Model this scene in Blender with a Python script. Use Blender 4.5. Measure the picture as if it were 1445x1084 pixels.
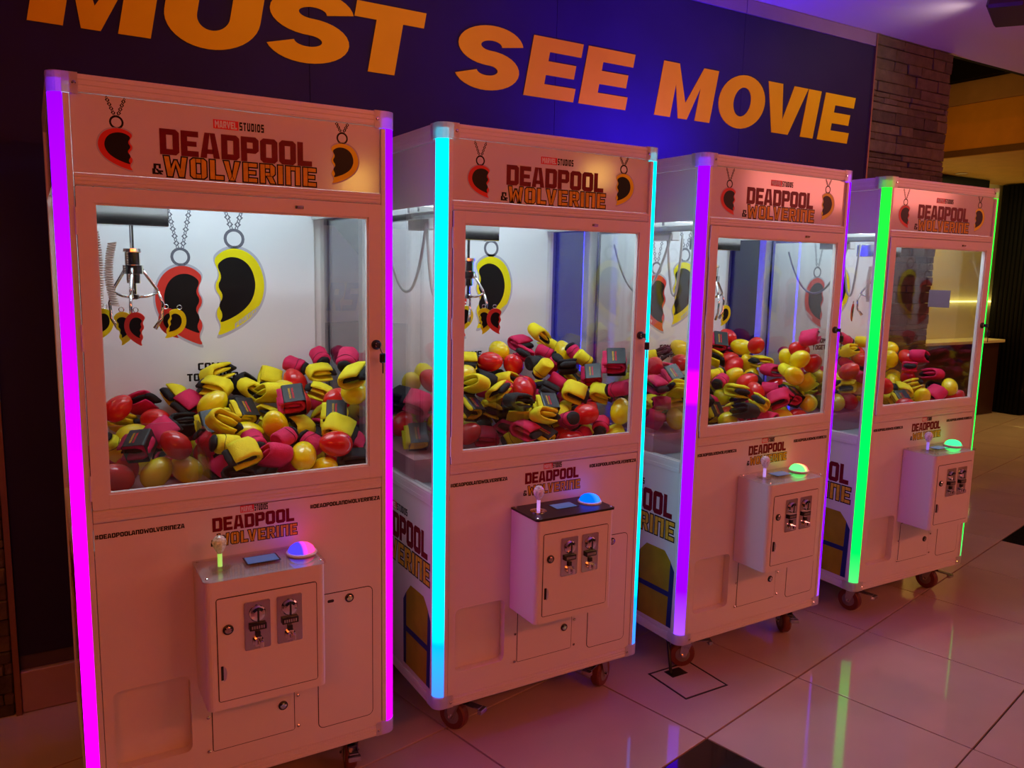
import bpy, bmesh, math, random
import numpy as np
from mathutils import Vector, Matrix, Euler, noise
random.seed(7)
scene = bpy.context.scene
for o in list(bpy.data.objects): bpy.data.objects.remove(o)
COL = scene.collection

# ------------------------------------------------------------------ camera
FPX, CX, CY = 1128.95, 722.5, 542.0
YAW, PITCH, ROLL = 0.53861125, -0.14301123, 0.02138719
H0 = 0.14                                   # machine body stands this far above the floor (casters)
CAM = np.array([-0.99255, -2.07964, 1.35541 + H0])
def cam_axes():
    cy, sy, cp, sp = math.cos(YAW), math.sin(YAW), math.cos(PITCH), math.sin(PITCH)
    f = np.array([sy*cp, cy*cp, sp]); r = np.array([cy, -sy, 0.0]); u = np.cross(r, f)
    cr, sr = math.cos(ROLL), math.sin(ROLL)
    return cr*r + sr*u, -sr*r + cr*u, f
RX, UX, FX = cam_axes()
def ray(px, py):
    d = FX + (px-CX)/FPX*RX - (py-CY)/FPX*UX
    return d/np.linalg.norm(d)
cd = bpy.data.cameras.new('camera'); cam = bpy.data.objects.new('camera', cd); COL.objects.link(cam)
M = Matrix(((RX[0], UX[0], -FX[0], CAM[0]), (RX[1], UX[1], -FX[1], CAM[1]), (RX[2], UX[2], -FX[2], CAM[2]), (0, 0, 0, 1)))
cam.matrix_world = M
cd.sensor_fit = 'HORIZONTAL'; cd.sensor_width = 36.0; cd.lens = 36.0*FPX/1445.0
cd.clip_start = 0.05; cd.clip_end = 200
scene.camera = cam

# ------------------------------------------------------------------ world, lamps, exposure
scene.view_settings.view_transform = 'Standard'; scene.view_settings.look = 'None'
scene.view_settings.exposure = 0.0; scene.view_settings.gamma = 1.0; scene.view_settings.use_curve_mapping = False
world = bpy.data.worlds.new('world'); scene.world = world; world.use_nodes = True
world.node_tree.nodes['Background'].inputs[0].default_value = (0.5, 0.2, 0.35, 1)
world.node_tree.nodes['Background'].inputs[1].default_value = 0.012
def area(name, loc, target, sx, sy, energy, col, spread=180):
    l = bpy.data.lights.new(name, 'AREA'); l.shape = 'RECTANGLE'; l.size = sx; l.size_y = sy
    l.energy = energy; l.color = col; l.spread = math.radians(spread)
    o = bpy.data.objects.new(name, l); COL.objects.link(o); o.location = loc
    o.rotation_euler = (Vector(target)-Vector(loc)).to_track_quat('-Z', 'Y').to_euler()
    return o
area('orange_ceiling_lamp', (-2.3, -3.6, 2.7), (-0.6, 0.0, 1.0), 1.6, 1.0, 40, (1.0, 0.145, 0.018))
area('salmon_ceiling_lamp', (1.5, -3.9, 2.77), (1.5, 0.0, 0.7), 1.8, 0.12, 33, (1.0, 0.145, 0.055))
area('rose_ceiling_lamp', (6.2, -3.4, 2.7), (3.4, -0.6, 0.2), 1.6, 1.2, 74, (1.0, 0.25, 0.20))
area('amber_cove_lamp', (5.2, 1.9, 2.62), (6.0, 1.9, 2.80), 0.1, 1.8, 1.6, (1.0, 0.42, 0.02))
area('cafe_wall_lamp', (7.4, 2.55, 2.45), (7.6, 3.05, 1.4), 2.4, 0.1, 6.0, (1.0, 0.84, 0.28))
def spot(name, loc, target, energy, col, ang, soft=.05):
    l = bpy.data.lights.new(name, 'SPOT'); l.energy = energy; l.color = col; l.spot_size = math.radians(ang); l.spot_blend = .9; l.shadow_soft_size = soft
    o = bpy.data.objects.new(name, l); COL.objects.link(o); o.location = loc; o.rotation_euler = (Vector(target)-Vector(loc)).to_track_quat('-Z', 'Y').to_euler()
    return o
spot('wall_track_beam', (0.2, -0.55, 2.72), (0.1, 0.86, 2.26), 11, (1.0, .50, .10), 74)
spot('wall_track_beam', (2.0, -0.55, 2.72), (2.0, 0.86, 2.26), 5.5, (1.0, .62, .16), 74)
spot('cafe_downlight_beam', (7.05, 2.705, 2.50), (7.0, 2.2, 0.0), 40, (1.0, .62, .14), 140)
spot('cafe_floor_beam', (8.2, 1.6, 2.50), (8.0, 1.4, 0.0), 50, (1.0, .50, .10), 130)
spot('stone_strip_beam', (-1.5, 0.45, 2.4), (-1.42, 0.86, 0.7), 16, (1.0, .36, .03), 70)
area('header_glint_lamp', (2.79, -8.4, 2.58), (0.5, 0.0, 1.7), 0.4, 0.4, 9.0, (1.0, .60, .10))
area('header_glint_lamp', (4.67, -5.56, 2.58), (0.7, 0.0, 1.7), 0.28, 0.28, 4.5, (1.0, .60, .10))
# ------------------------------------------------------------------ materials
def mat(name, col, rough=0.5, metal=0.0, var=0.06, scale=8.0, bump=0.0, bscale=60.0, emit=None, estr=0.0, coat=0.0, spec=0.5, trans=0.0):
    m = bpy.data.materials.new(name); m.use_nodes = True; nt = m.node_tree; b = nt.nodes['Principled BSDF']
    b.inputs['Roughness'].default_value = rough; b.inputs['Metallic'].default_value = metal
    b.inputs['Coat Weight'].default_value = coat; b.inputs['Specular IOR Level'].default_value = spec
    tc = nt.nodes.new('ShaderNodeTexCoord'); nz = nt.nodes.new('ShaderNodeTexNoise')
    nz.inputs['Scale'].default_value = scale; nz.inputs['Detail'].default_value = 3
    nt.links.new(tc.outputs['Object'], nz.inputs['Vector'])
    rp = nt.nodes.new('ShaderNodeValToRGB')
    lo = [max(0, c*(1-var)) for c in col]; hi = [min(1, c*(1+var)) for c in col]
    rp.color_ramp.elements[0].position = 0.3; rp.color_ramp.elements[1].position = 0.7
    rp.color_ramp.elements[0].color = (*lo, 1); rp.color_ramp.elements[1].color = (*hi, 1)
    nt.links.new(nz.outputs['Fac'], rp.inputs['Fac']); nt.links.new(rp.outputs['Color'], b.inputs['Base Color'])
    if bump:
        n2 = nt.nodes.new('ShaderNodeTexNoise'); n2.inputs['Scale'].default_value = bscale; n2.inputs['Detail'].default_value = 4
        nt.links.new(tc.outputs['Object'], n2.inputs['Vector'])
        bp = nt.nodes.new('ShaderNodeBump'); bp.inputs['Strength'].default_value = bump; bp.inputs['Distance'].default_value = 0.01
        nt.links.new(n2.outputs['Fac'], bp.inputs['Height']); nt.links.new(bp.outputs['Normal'], b.inputs['Normal'])
    if emit:
        b.inputs['Emission Color'].default_value = (*emit, 1); b.inputs['Emission Strength'].default_value = estr
    return m
def glassmat(name, tint=(1, 1, 1), ior=1.45, gain=1.0, rough=0.0):
    """thin pane: clear transmission plus Fresnel mirror, the same from both sides"""
    m = bpy.data.materials.new(name); m.use_nodes = True; nt = m.node_tree
    for n in list(nt.nodes): nt.nodes.remove(n)
    out = nt.nodes.new('ShaderNodeOutputMaterial'); mx = nt.nodes.new('ShaderNodeMixShader')
    tr = nt.nodes.new('ShaderNodeBsdfTransparent'); gl = nt.nodes.new('ShaderNodeBsdfGlossy')
    tr.inputs['Color'].default_value = (*tint, 1); gl.inputs['Roughness'].default_value = rough
    fr = nt.nodes.new('ShaderNodeFresnel'); ge = nt.nodes.new('ShaderNodeNewGeometry')
    io = nt.nodes.new('ShaderNodeMath'); io.operation = 'MULTIPLY_ADD'
    io.inputs[1].default_value = 1/ior - ior; io.inputs[2].default_value = ior
    nt.links.new(ge.outputs['Backfacing'], io.inputs[0]); nt.links.new(io.outputs[0], fr.inputs['IOR'])
    # flip so that a back face gives the same value as a front face
    io.inputs[1].default_value = 1/ior - ior
    mu = nt.nodes.new('ShaderNodeMath'); mu.operation = 'MULTIPLY'; mu.inputs[1].default_value = gain; mu.use_clamp = True
    nt.links.new(fr.outputs[0], mu.inputs[0]); nt.links.new(mu.outputs[0], mx.inputs['Fac'])
    nt.links.new(tr.outputs[0], mx.inputs[1]); nt.links.new(gl.outputs[0], mx.inputs[2]); nt.links.new(mx.outputs[0], out.inputs['Surface'])
    return m
def ledmat(name, stops, strength):
    """LED tube: the diodes' own colours along the height of the strip"""
    m = bpy.data.materials.new(name); m.use_nodes = True; nt = m.node_tree
    for n in list(nt.nodes): nt.nodes.remove(n)
    out = nt.nodes.new('ShaderNodeOutputMaterial'); em = nt.nodes.new('ShaderNodeEmission')
    tc = nt.nodes.new('ShaderNodeTexCoord'); sp = nt.nodes.new('ShaderNodeSeparateXYZ'); rp = nt.nodes.new('ShaderNodeValToRGB')
    nt.links.new(tc.outputs['Generated'], sp.inputs[0]); nt.links.new(sp.outputs['Z'], rp.inputs['Fac'])
    e = rp.color_ramp.elements
    e[0].position, e[0].color = stops[0][0], (*stops[0][1], 1); e[1].position, e[1].color = stops[-1][0], (*stops[-1][1], 1)
    for p, c in stops[1:-1]:
        x = e.new(p); x.color = (*c, 1)
    nt.links.new(rp.outputs['Color'], em.inputs['Color']); em.inputs['Strength'].default_value = strength
    nt.links.new(em.outputs[0], out.inputs['Surface'])
    return m
PAINT = mat('white_paint', (0.76, 0.74, 0.72), 0.34, var=0.02, scale=3, bump=0.02, bscale=400)
SIGN = mat('white_sign_board', (0.74, 0.72, 0.70), 0.10, var=0.02, scale=3)
BACKW = mat('white_back_board', (0.80, 0.81, 0.84), 0.45, var=0.02, scale=2)
CAPM = mat('translucent_cap', (0.80, 0.78, 0.78), 0.3, var=0.02)
CAPM.node_tree.nodes['Principled BSDF'].inputs['Transmission Weight'].default_value = 0.5
ALU = mat('brushed_aluminium', (0.62, 0.61, 0.60), 0.32, 1.0, bump=0.05, bscale=200)
CHROME = mat('chrome', (0.78, 0.77, 0.76), 0.09, 1.0, var=0.02)
STEEL = mat('polished_steel', (0.55, 0.54, 0.54), 0.13, 1.0, var=0.05)
BLACK = mat('black_plastic', (0.012, 0.012, 0.013), 0.35)
DARK = mat('dark_gap', (0.03, 0.02, 0.018), 0.8)
RUBBER = mat('red_brown_wheel', (0.16, 0.035, 0.025), 0.45)
GREYW = mat('grey_wheel_hub', (0.22, 0.20, 0.20), 0.5)
CABLE = mat('pale_grey_cable', (0.62, 0.60, 0.57), 0.4)
COILM = mat('cream_coil_cord', (0.74, 0.64, 0.56), 0.4)
INKK = mat('black_ink', (0.012, 0.010, 0.010), 0.35, spec=0.15)
INKR = mat('dark_red_ink', (0.17, 0.005, 0.014), 0.35, var=0.15, scale=60, spec=0.15)
INKT = mat('bright_red_ink', (0.72, 0.03, 0.04), 0.35, spec=0.15)
INKW = mat('white_ink', (0.82, 0.82, 0.82), 0.4, spec=0.15)
INKY = mat('golden_ink', (0.72, 0.42, 0.03), 0.35, var=0.12, scale=60, spec=0.15)
INKP = mat('pendant_red_ink', (0.70, 0.05, 0.035), 0.3, spec=0.15)
INKL = mat('pendant_yellow_ink', (0.86, 0.74, 0.01), 0.3, spec=0.15)
INKS = mat('silver_ink', (0.50, 0.49, 0.56), 0.3, spec=0.15)
INKC = mat('dark_silver_ink', (0.16, 0.155, 0.19), 0.3, spec=0.15)
NAVYI = mat('navy_ink', (0.02, 0.03, 0.14), 0.3, spec=0.15)
MUST = mat('mustard_ink', (0.36, 0.26, 0.015), 0.35, var=0.15, scale=12, spec=0.15)
PINK = mat('pink_liner', (0.80, 0.36, 0.42), 0.45, var=0.08, scale=14, bump=0.15, bscale=12)
GLASS = glassmat('window_glass', (0.97, 0.985, 0.98), 1.45, 0.8)
SGLASS = glassmat('side_glass', (0.97, 0.985, 0.98), 1.5, 1.7)
ACRYL = glassmat('clear_acrylic', (0.93, 0.94, 0.94), 1.45, 1.0)
GREYF = mat('grey_deck_board', (0.30, 0.30, 0.32), 0.5)
LEDW = mat('white_led_tube', (0.9, 0.9, 0.9), 0.4, emit=(0.8, 0.93, 1.0), estr=9.0)
LCD = mat('blue_lcd', (0.05, 0.12, 0.3), 0.15, emit=(0.14, 0.30, 0.75), estr=0.22)
LEDS = [ledmat('magenta_led', [(0.0, (0.45, 0.0, 1.0)), (0.06, (0.9, 0.0, 1.0)), (0.38, (0.9, 0.0, 1.0)), (0.52, (0.28, 0.0, 1.0)), (1.0, (0.11, 0.0, 1.0))], 3.4),
        ledmat('cyan_led', [(0.0, (0.03, 0.12, 0.7)), (0.10, (0.0, 0.22, 0.95)), (0.14, (0.0, 0.75, 1.0)), (1.0, (0.0, 0.75, 1.0))], 2.9),
        ledmat('violet_led', [(0.0, (0.14, 0.03, 0.6)), (0.1, (0.10, 0.0, 1.0)), (0.50, (0.12, 0.0, 1.0)), (0.54, (0.7, 0.0, 1.0)), (0.58, (0.12, 0.0, 1.0)), (1.0, (0.10, 0.0, 1.0))], 3.8),
        ledmat('green_led', [(0.0, (0.05, 0.4, 0.1)), (0.08, (0.0, 0.9, 0.06)), (0.55, (0.0, 0.9, 0.05)), (1.0, (0.01, 0.9, 0.02))], 2.4)]
BLUELED = ledmat('blue_led', [(0.0, (0.02, 0.01, 1.0)), (1.0, (0.02, 0.01, 1.0))], 42.0)

# ------------------------------------------------------------------ mesh helpers
def bx(bm, x0, x1, y0, y1, z0, z1, bev=0.0):
    vs = [bm.verts.new((x, y, z)) for z in (z0, z1) for y in (y0, y1) for x in (x0, x1)]
    fs = [bm.faces.new([vs[i] for i in q]) for q in ((0, 2, 3, 1), (4, 5, 7, 6), (0, 1, 5, 4), (2, 6, 7, 3), (0, 4, 6, 2), (1, 3, 7, 5))]
    if bev:
        es = set(e for f in fs for e in f.edges)
        bmesh.ops.bevel(bm, geom=list(es), offset=bev, segments=1, affect='EDGES')
def frame_axes(d):
    d = Vector(d).normalized(); a = Vector((0, 0, 1)) if abs(d.z) < 0.9 else Vector((1, 0, 0))
    u = d.cross(a).normalized(); return u, d.cross(u).normalized()
def tube(bm, path, rad, n=8, cap=True):
    path = [Vector(p) for p in path]; rings = []
    rads = rad if isinstance(rad, (list, tuple)) else [rad]*len(path)
    u = None
    for i, p in enumerate(path):
        d = (path[min(i+1, len(path)-1)]-path[max(i-1, 0)])
        d = d.normalized() if d.length > 0 else Vector((0, 0, 1))
        if u is None: u, v = frame_axes(d)
        else:
            u = (u - d*u.dot(d))
            if u.length < 1e-5: u, _ = frame_axes(d)
            u.normalize(); v = d.cross(u)
        rings.append([bm.verts.new(p + (u*math.cos(2*math.pi*k/n)+v*math.sin(2*math.pi*k/n))*rads[i]) for k in range(n)])
    for a, b in zip(rings, rings[1:]):
        for k in range(n): bm.faces.new((a[k], a[(k+1) % n], b[(k+1) % n], b[k]))
    if cap:
        bm.faces.new(rings[0][::-1]); bm.faces.new(rings[-1])
def cyl(bm, p0, p1, r0, r1=None, n=20): tube(bm, [p0, p1], [r0, r1 if r1 is not None else r0], n)
def lathe(bm, prof, c=(0, 0, 0), axis='z', n=20):
    rings = []
    for r, h in prof:
        ring = []
        for k in range(n):
            a = 2*math.pi*k/n; x, y = r*math.cos(a), r*math.sin(a)
            p = (x, y, h) if axis == 'z' else ((x, -h, y) if axis == 'y' else (h, x, y))
            ring.append(bm.verts.new((c[0]+p[0], c[1]+p[1], c[2]+p[2])))
        rings.append(ring)
    for a, b in zip(rings, rings[1:]):
        for k in range(n): bm.faces.new((a[k], a[(k+1) % n], b[(k+1) % n], b[k]))
    bm.faces.new(rings[0][::-1]); bm.faces.new(rings[-1])
def FRONT(y):                       # print plane facing the viewer (-y): x right, z up
    return lambda u, v, d: (u, y-d, v)
def SIDE(x):                        # print plane on the left side (-x): right is towards the front
    return lambda u, v, d: (x-d, -u, v)
def poly(bm, pts, mp, d0, d1):
    a = [bm.verts.new(mp(u, v, d1)) for u, v in pts]; b = [bm.verts.new(mp(u, v, d0)) for u, v in pts]
    n = len(pts); bm.faces.new(a); bm.faces.new(b[::-1])
    for k in range(n): bm.faces.new((a[k], b[k], b[(k+1) % n], a[(k+1) % n]))
def rrect(x0, x1, z0, z1, r, n=5):
    pts = []
    for cx, cz, a0 in ((x1-r, z1-r, 0), (x0+r, z1-r, 90), (x0+r, z0+r, 180), (x1-r, z0+r, 270)):
        for k in range(n+1):
            a = math.radians(a0+90*k/n); pts.append((cx+r*math.cos(a), cz+r*math.sin(a)))
    return pts
def finish(bm, name, smooth=False):
    bmesh.ops.recalc_face_normals(bm, faces=bm.faces)
    me = bpy.data.meshes.new(name); bm.to_mesh(me); bm.free()
    if smooth:
        for p in me.polygons: p.use_smooth = True
    return me
CACHE = {}
def mesh(key, build, smooth=False):
    if key not in CACHE:
        bm = bmesh.new(); build(bm); me = finish(bm, key, smooth)
        me.materials.append(None); CACHE[key] = me
    return CACHE[key]
def obj(name, me, material, parent=None, loc=(0, 0, 0), rot=(0, 0, 0)):
    o = bpy.data.objects.new(name, me); COL.objects.link(o)
    if not len(me.materials): me.materials.append(None)
    o.material_slots[0].link = 'OBJECT'; o.material_slots[0].material = material
    o.location = loc; o.rotation_euler = rot
    if parent: o.parent = parent
    return o
def part(name, key, build, material, parent, loc=(0, 0, 0), rot=(0, 0, 0), smooth=False):
    return obj(name, mesh(key, build, smooth), material, parent, loc, rot)
def tag(o, label, cat, group=None):
    o['label'] = label; o['category'] = cat
    if group: o['group'] = group
    return o
def struct(o, label=None, cat=None):
    o['kind'] = 'structure'
    if label: o['label'] = label
    if cat: o['category'] = cat
    return o
def empty(name, loc, rz=0.0):
    o = bpy.data.objects.new(name, None); COL.objects.link(o); o.location = loc; o.rotation_euler = (0, 0, rz); o.empty_display_size = 0.1
    return o

# ------------------------------------------------------------------ block lettering (convex pieces on a 4 x 6 grid)
T = 1.35
def R(a, b, c, d): return [(a, b), (c, b), (c, d), (a, d)]
def LB(w=4): return [(0, .7), (.7, 0), (T, 0), (T, 6), (.7, 6), (0, 5.3)]
def RB(w=4): return [(w-T, 0), (w-.7, 0), (w, .7), (w, 5.3), (w-.7, 6), (w-T, 6)]
G = {
 'D': (4, [R(0, 0, T, 6), R(T, 0, 4-T, T), R(T, 6-T, 4-T, 6), RB()]),
 'E': (3.7, [R(0, 0, T, 6), R(T, 0, 3.7, T), R(T, 2.4, 3.3, 3.6), R(T, 6-T, 3.7, 6)]),
 'F': (3.6, [R(0, 0, T, 6), R(T, 2.2, 3.2, 3.5), R(T, 6-T, 3.6, 6)]),
 'A': (4.2, [[(0, 0), (1.35, 0), (2.1, 6), (1.0, 6)], [(2.85, 0), (4.2, 0), (3.2, 6), (2.1, 6)], R(1.35, 1.0, 2.85, 2.1)]),
 'P': (4, [R(0, 0, T, 6), R(T, 6-T, 4-T, 6), R(T, 2.0, 4-T, 3.2), [(4-T, 2.0), (3.3, 2.0), (4, 2.7), (4, 5.3), (3.3, 6), (4-T, 6)]]),
 'B': (4, [R(0, 0, T, 6), R(T, 0, 2.8, 1.1), R(T, 2.5, 2.8, 3.5), R(T, 4.9, 2.8, 6), [(2.8, 0), (3.4, 0), (4, .6), (4, 2.5), (3.5, 3), (2.8, 3)], [(2.8, 3), (3.5, 3), (3.9, 3.5), (3.9, 5.4), (3.3, 6), (2.8, 6)]]),
 'O': (4, [LB(), RB(), R(T, 0, 4-T, T), R(T, 6-T, 4-T, 6)]),
 'L': (3.5, [R(0, 0, T, 6), R(T, 0, 3.5, T)]),
 'W': (5.6, [[(0, 6), (1.3, 6), (2.0, 0), (.8, 0)], [(.8, 0), (2.0, 0), (3.1, 5), (2.5, 5)], [(2.5, 5), (3.1, 5), (4.8, 0), (3.6, 0)], [(3.6, 0), (4.8, 0), (5.6, 6), (4.3, 6)]]),
 'V': (4.2, [[(0, 6), (1.35, 6), (2.1, 1.6), (1.4, 0)], [(1.4, 0), (2.8, 0), (2.1, 1.6)], [(2.8, 0), (4.2, 6), (2.85, 6), (2.1, 1.6)]]),
 'R': (4, [R(0, 0, T, 6), R(T, 6-T, 4-T, 6), R(T, 2.3, 4-T, 3.4), [(4-T, 2.3), (3.4, 2.3), (4, 3), (4, 5.3), (3.3, 6), (4-T, 6)], [(1.7, 2.3), (3.2, 2.3), (4.1, 0), (2.7, 0)]]),
 'I': (1.4, [R(0, 0, 1.4, 6)]),
 'N': (4, [R(0, 0, T, 6), R(4-T, 0, 4, 6), R(T, 6-T, 4-T, 6)]),
 'M': (5, [R(0, 0, T, 6), R(5-T, 0, 5, 6), [(T, 6), (T, 4.2), (2.5, 1.6), (2.5, 3.8)], [(5-T, 6), (2.5, 3.8), (2.5, 1.6), (5-T, 4.2)]]),
 'S': (3.8, [R(0, 0, 3.8, 1.2), R(2.5, 1.2, 3.8, 2.4), R(0, 2.4, 3.8, 3.6), R(0, 3.6, 1.3, 4.8), R(0, 4.8, 3.8, 6)]),
 'T': (3.8, [R(1.2, 0, 2.6, 4.7), R(0, 4.7, 3.8, 6)]),
 'U': (4, [LB()[:3]+[(T, 6), (0, 6)], RB()[:3]+[(4, 6), (4-T, 6)], R(T, 0, 4-T, T)]),
 'C': (3.7, [LB(), R(T, 0, 3.7, T), R(T, 6-T, 3.7, 6)]),
 'G': (3.9, [LB(), R(T, 0, 3.9, T), R(T, 6-T, 3.9, 6), R(2.6, T, 3.9, 3.2)]),
 'H': (4, [R(0, 0, T, 6), R(4-T, 0, 4, 6), R(T, 2.4, 4-T, 3.6)]),
 'Z': (3.8, [R(0, 0, 3.8, 1.3), R(0, 4.7, 3.8, 6), [(0, 1.3), (1.6, 1.3), (3.8, 4.7), (2.2, 4.7)]]),
 '#': (4, [R(.7, 0, 1.5, 6), R(2.4, 0, 3.2, 6), R(0, 1.4, .7, 2.3), R(1.5, 1.4, 2.4, 2.3), R(3.2, 1.4, 4, 2.3), R(0, 3.7, .7, 4.6), R(1.5, 3.7, 2.4, 4.6), R(3.2, 3.7, 4, 4.6)]),
 '&': (4, [R(.5, 3.2, 1.5, 6), R(1.5, 5, 2.4, 6), R(2.4, 3.4, 3.2, 6), R(0, 0, 1.1, 3.2), R(1.1, 0, 2.4, 1), [(1.1, 3.2), (2.0, 3.2), (4, 0), (2.7, 0)], R(2.6, 1.4, 4, 2.4)]),
 ' ': (2, [])}
def grow(pts, d):
    if d == 0: return pts
    n = len(pts); out = []
    ar = sum(pts[i][0]*pts[(i+1) % n][1]-pts[(i+1) % n][0]*pts[i][1] for i in range(n)); s = 1 if ar > 0 else -1
    for i in range(n):
        p0, p1, p2 = Vector(pts[i-1]), Vector(pts[i]), Vector(pts[(i+1) % n])
        a = (p1-p0).normalized(); b = (p2-p1).normalized()
        na, nb = Vector((a.y, -a.x))*s, Vector((b.y, -b.x))*s
        q = na+nb; k = max(0.5, 1+na.dot(nb)); out.append(tuple(p1+q*(d/k)))
    return out
def text_pieces(s, x0, z0, w, h, gap=0.55, shear=0.0, d=0.0, rise=0.0):
    tot = sum(G[c][0] for c in s)+gap*(len(s)-1); k = w/tot; kz = h/6; x = 0; out = []
    for ci, c in enumerate(s):
        gw, ps = G[c]
        if ci and s[ci-1]+c in ('LV', 'PA', 'LA', 'AV'): x -= .75
        for p in ps:
            q = [(x0+(x+a)*k+b*kz*shear, z0+b*kz+rise*(x+a)/tot) for a, b in p]
            out.append(grow(q, d))
        x += gw+gap
    return out
def text(bm, mp, d0, d1, *a, **k):
    for p in text_pieces(*a, **k): poly(bm, p, mp, d0, d1)

# ------------------------------------------------------------------ the setting
YW = 0.86                                   # graphic wall plane
TW = 0.6; TA = math.atan2(0.212, 0.977)
tile_c = mat('beige_polished_tile', (0.56, 0.45, 0.40), 0.07, var=0.07, scale=2.5, spec=0.55)
tile_k = mat('black_polished_tile', (0.012, 0.012, 0.012), 0.06, spec=0.55)
grout = mat('dark_grout', (0.02, 0.015, 0.014), 0.8)
fl = struct(part('floor', 'floor_base', lambda bm: bx(bm, -9, 16, -9, 9, -0.03, -0.011), grout, None), 'polished beige floor tiles laid askew to the machines', 'floor')
def tile_b(bm): bx(bm, 0.0032, TW-0.0032, 0.0032, TW-0.0032, -0.011, 0.0, 0.0008)
tile_me = mesh('tile', tile_b)
ca, sa = math.cos(TA), math.sin(TA)
cnt = 0
rest = bmesh.new()
for i in range(-16, 26):
    for j in range(-14, 14):
        x = 1.393+TW*(i*ca-j*sa); y = -0.221+TW*(i*sa+j*ca)
        if not (-8 < x < 15 and -8 < y < 8): continue
        k = tile_k if (i, j) in ((-2, -1), (4, -1), (-8, -1), (10, -1)) else tile_c
        near = (-2.6 < x < 8.6 and -1.5 < y < 3.2 and not (x < 2.6 and y > 0.95)) and not (x > 5 and y < -0.6)
        if near and cnt < 296:
            t = obj('tile', tile_me, k, fl, (x, y, 0), (0, 0, TA)); cnt += 1
        else:
            mtx = Matrix.Translation((x, y, 0)) @ Matrix.Rotation(TA, 4, 'Z')
            vs = [rest.verts.new(mtx @ Vector(p)) for p in ((.002, .002, 0), (TW-.002, .002, 0), (TW-.002, TW-.002, 0), (.002, TW-.002, 0), (.002, .002, -.011), (TW-.002, .002, -.011), (TW-.002, TW-.002, -.011), (.002, TW-.002, -.011))]
            rest.faces.new(vs[:4])
            for a in range(4): rest.faces.new((vs[a], vs[4+a], vs[4+(a+1) % 4], vs[(a+1) % 4]))
o = obj('distant_tiles', finish(rest, 'distant_tiles'), tile_c, fl); o['kind'] = 'stuff'

navy = mat('navy_wall_graphic', (0.026, 0.019, 0.060), 0.6, var=0.10, scale=3, bump=0.02, bscale=150, spec=0.12)
gold = mat('orange_yellow_vinyl', (0.94, 0.66, 0.004), 0.7, var=0.03, spec=0.1)
cream = mat('cream_vinyl', (0.62, 0.52, 0.40), 0.5)
greyp = mat('grey_blue_vinyl', (0.20, 0.23, 0.32), 0.5)
wall = struct(part('wall_back', 'wall_back', lambda bm: bx(bm, -7, 3.03, YW+0.02, YW+0.16, 0.0, 4.2), mat('dark_plaster', (0.10, 0.09, 0.11), 0.7), None), 'wall behind the claw machines', 'wall')
wg = empty('wall_graphic', (1.0, YW+0.02, 0.14))
tag(wg, 'navy wall graphic with big orange-yellow capital letters above the machines', 'wall graphic')
def panel_b(x0, x1):
    return lambda bm: bx(bm, x0-1.0, x1-1.0, -0.02, 0.0, 0.06, 2.595)
for k, (a, b) in enumerate(((-1.10, -0.105), (-0.103, 0.944), (0.946, 2.032), (2.034, 3.016))):
    part('panel', 'panel%d' % k, panel_b(a, b), navy, wg)
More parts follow.
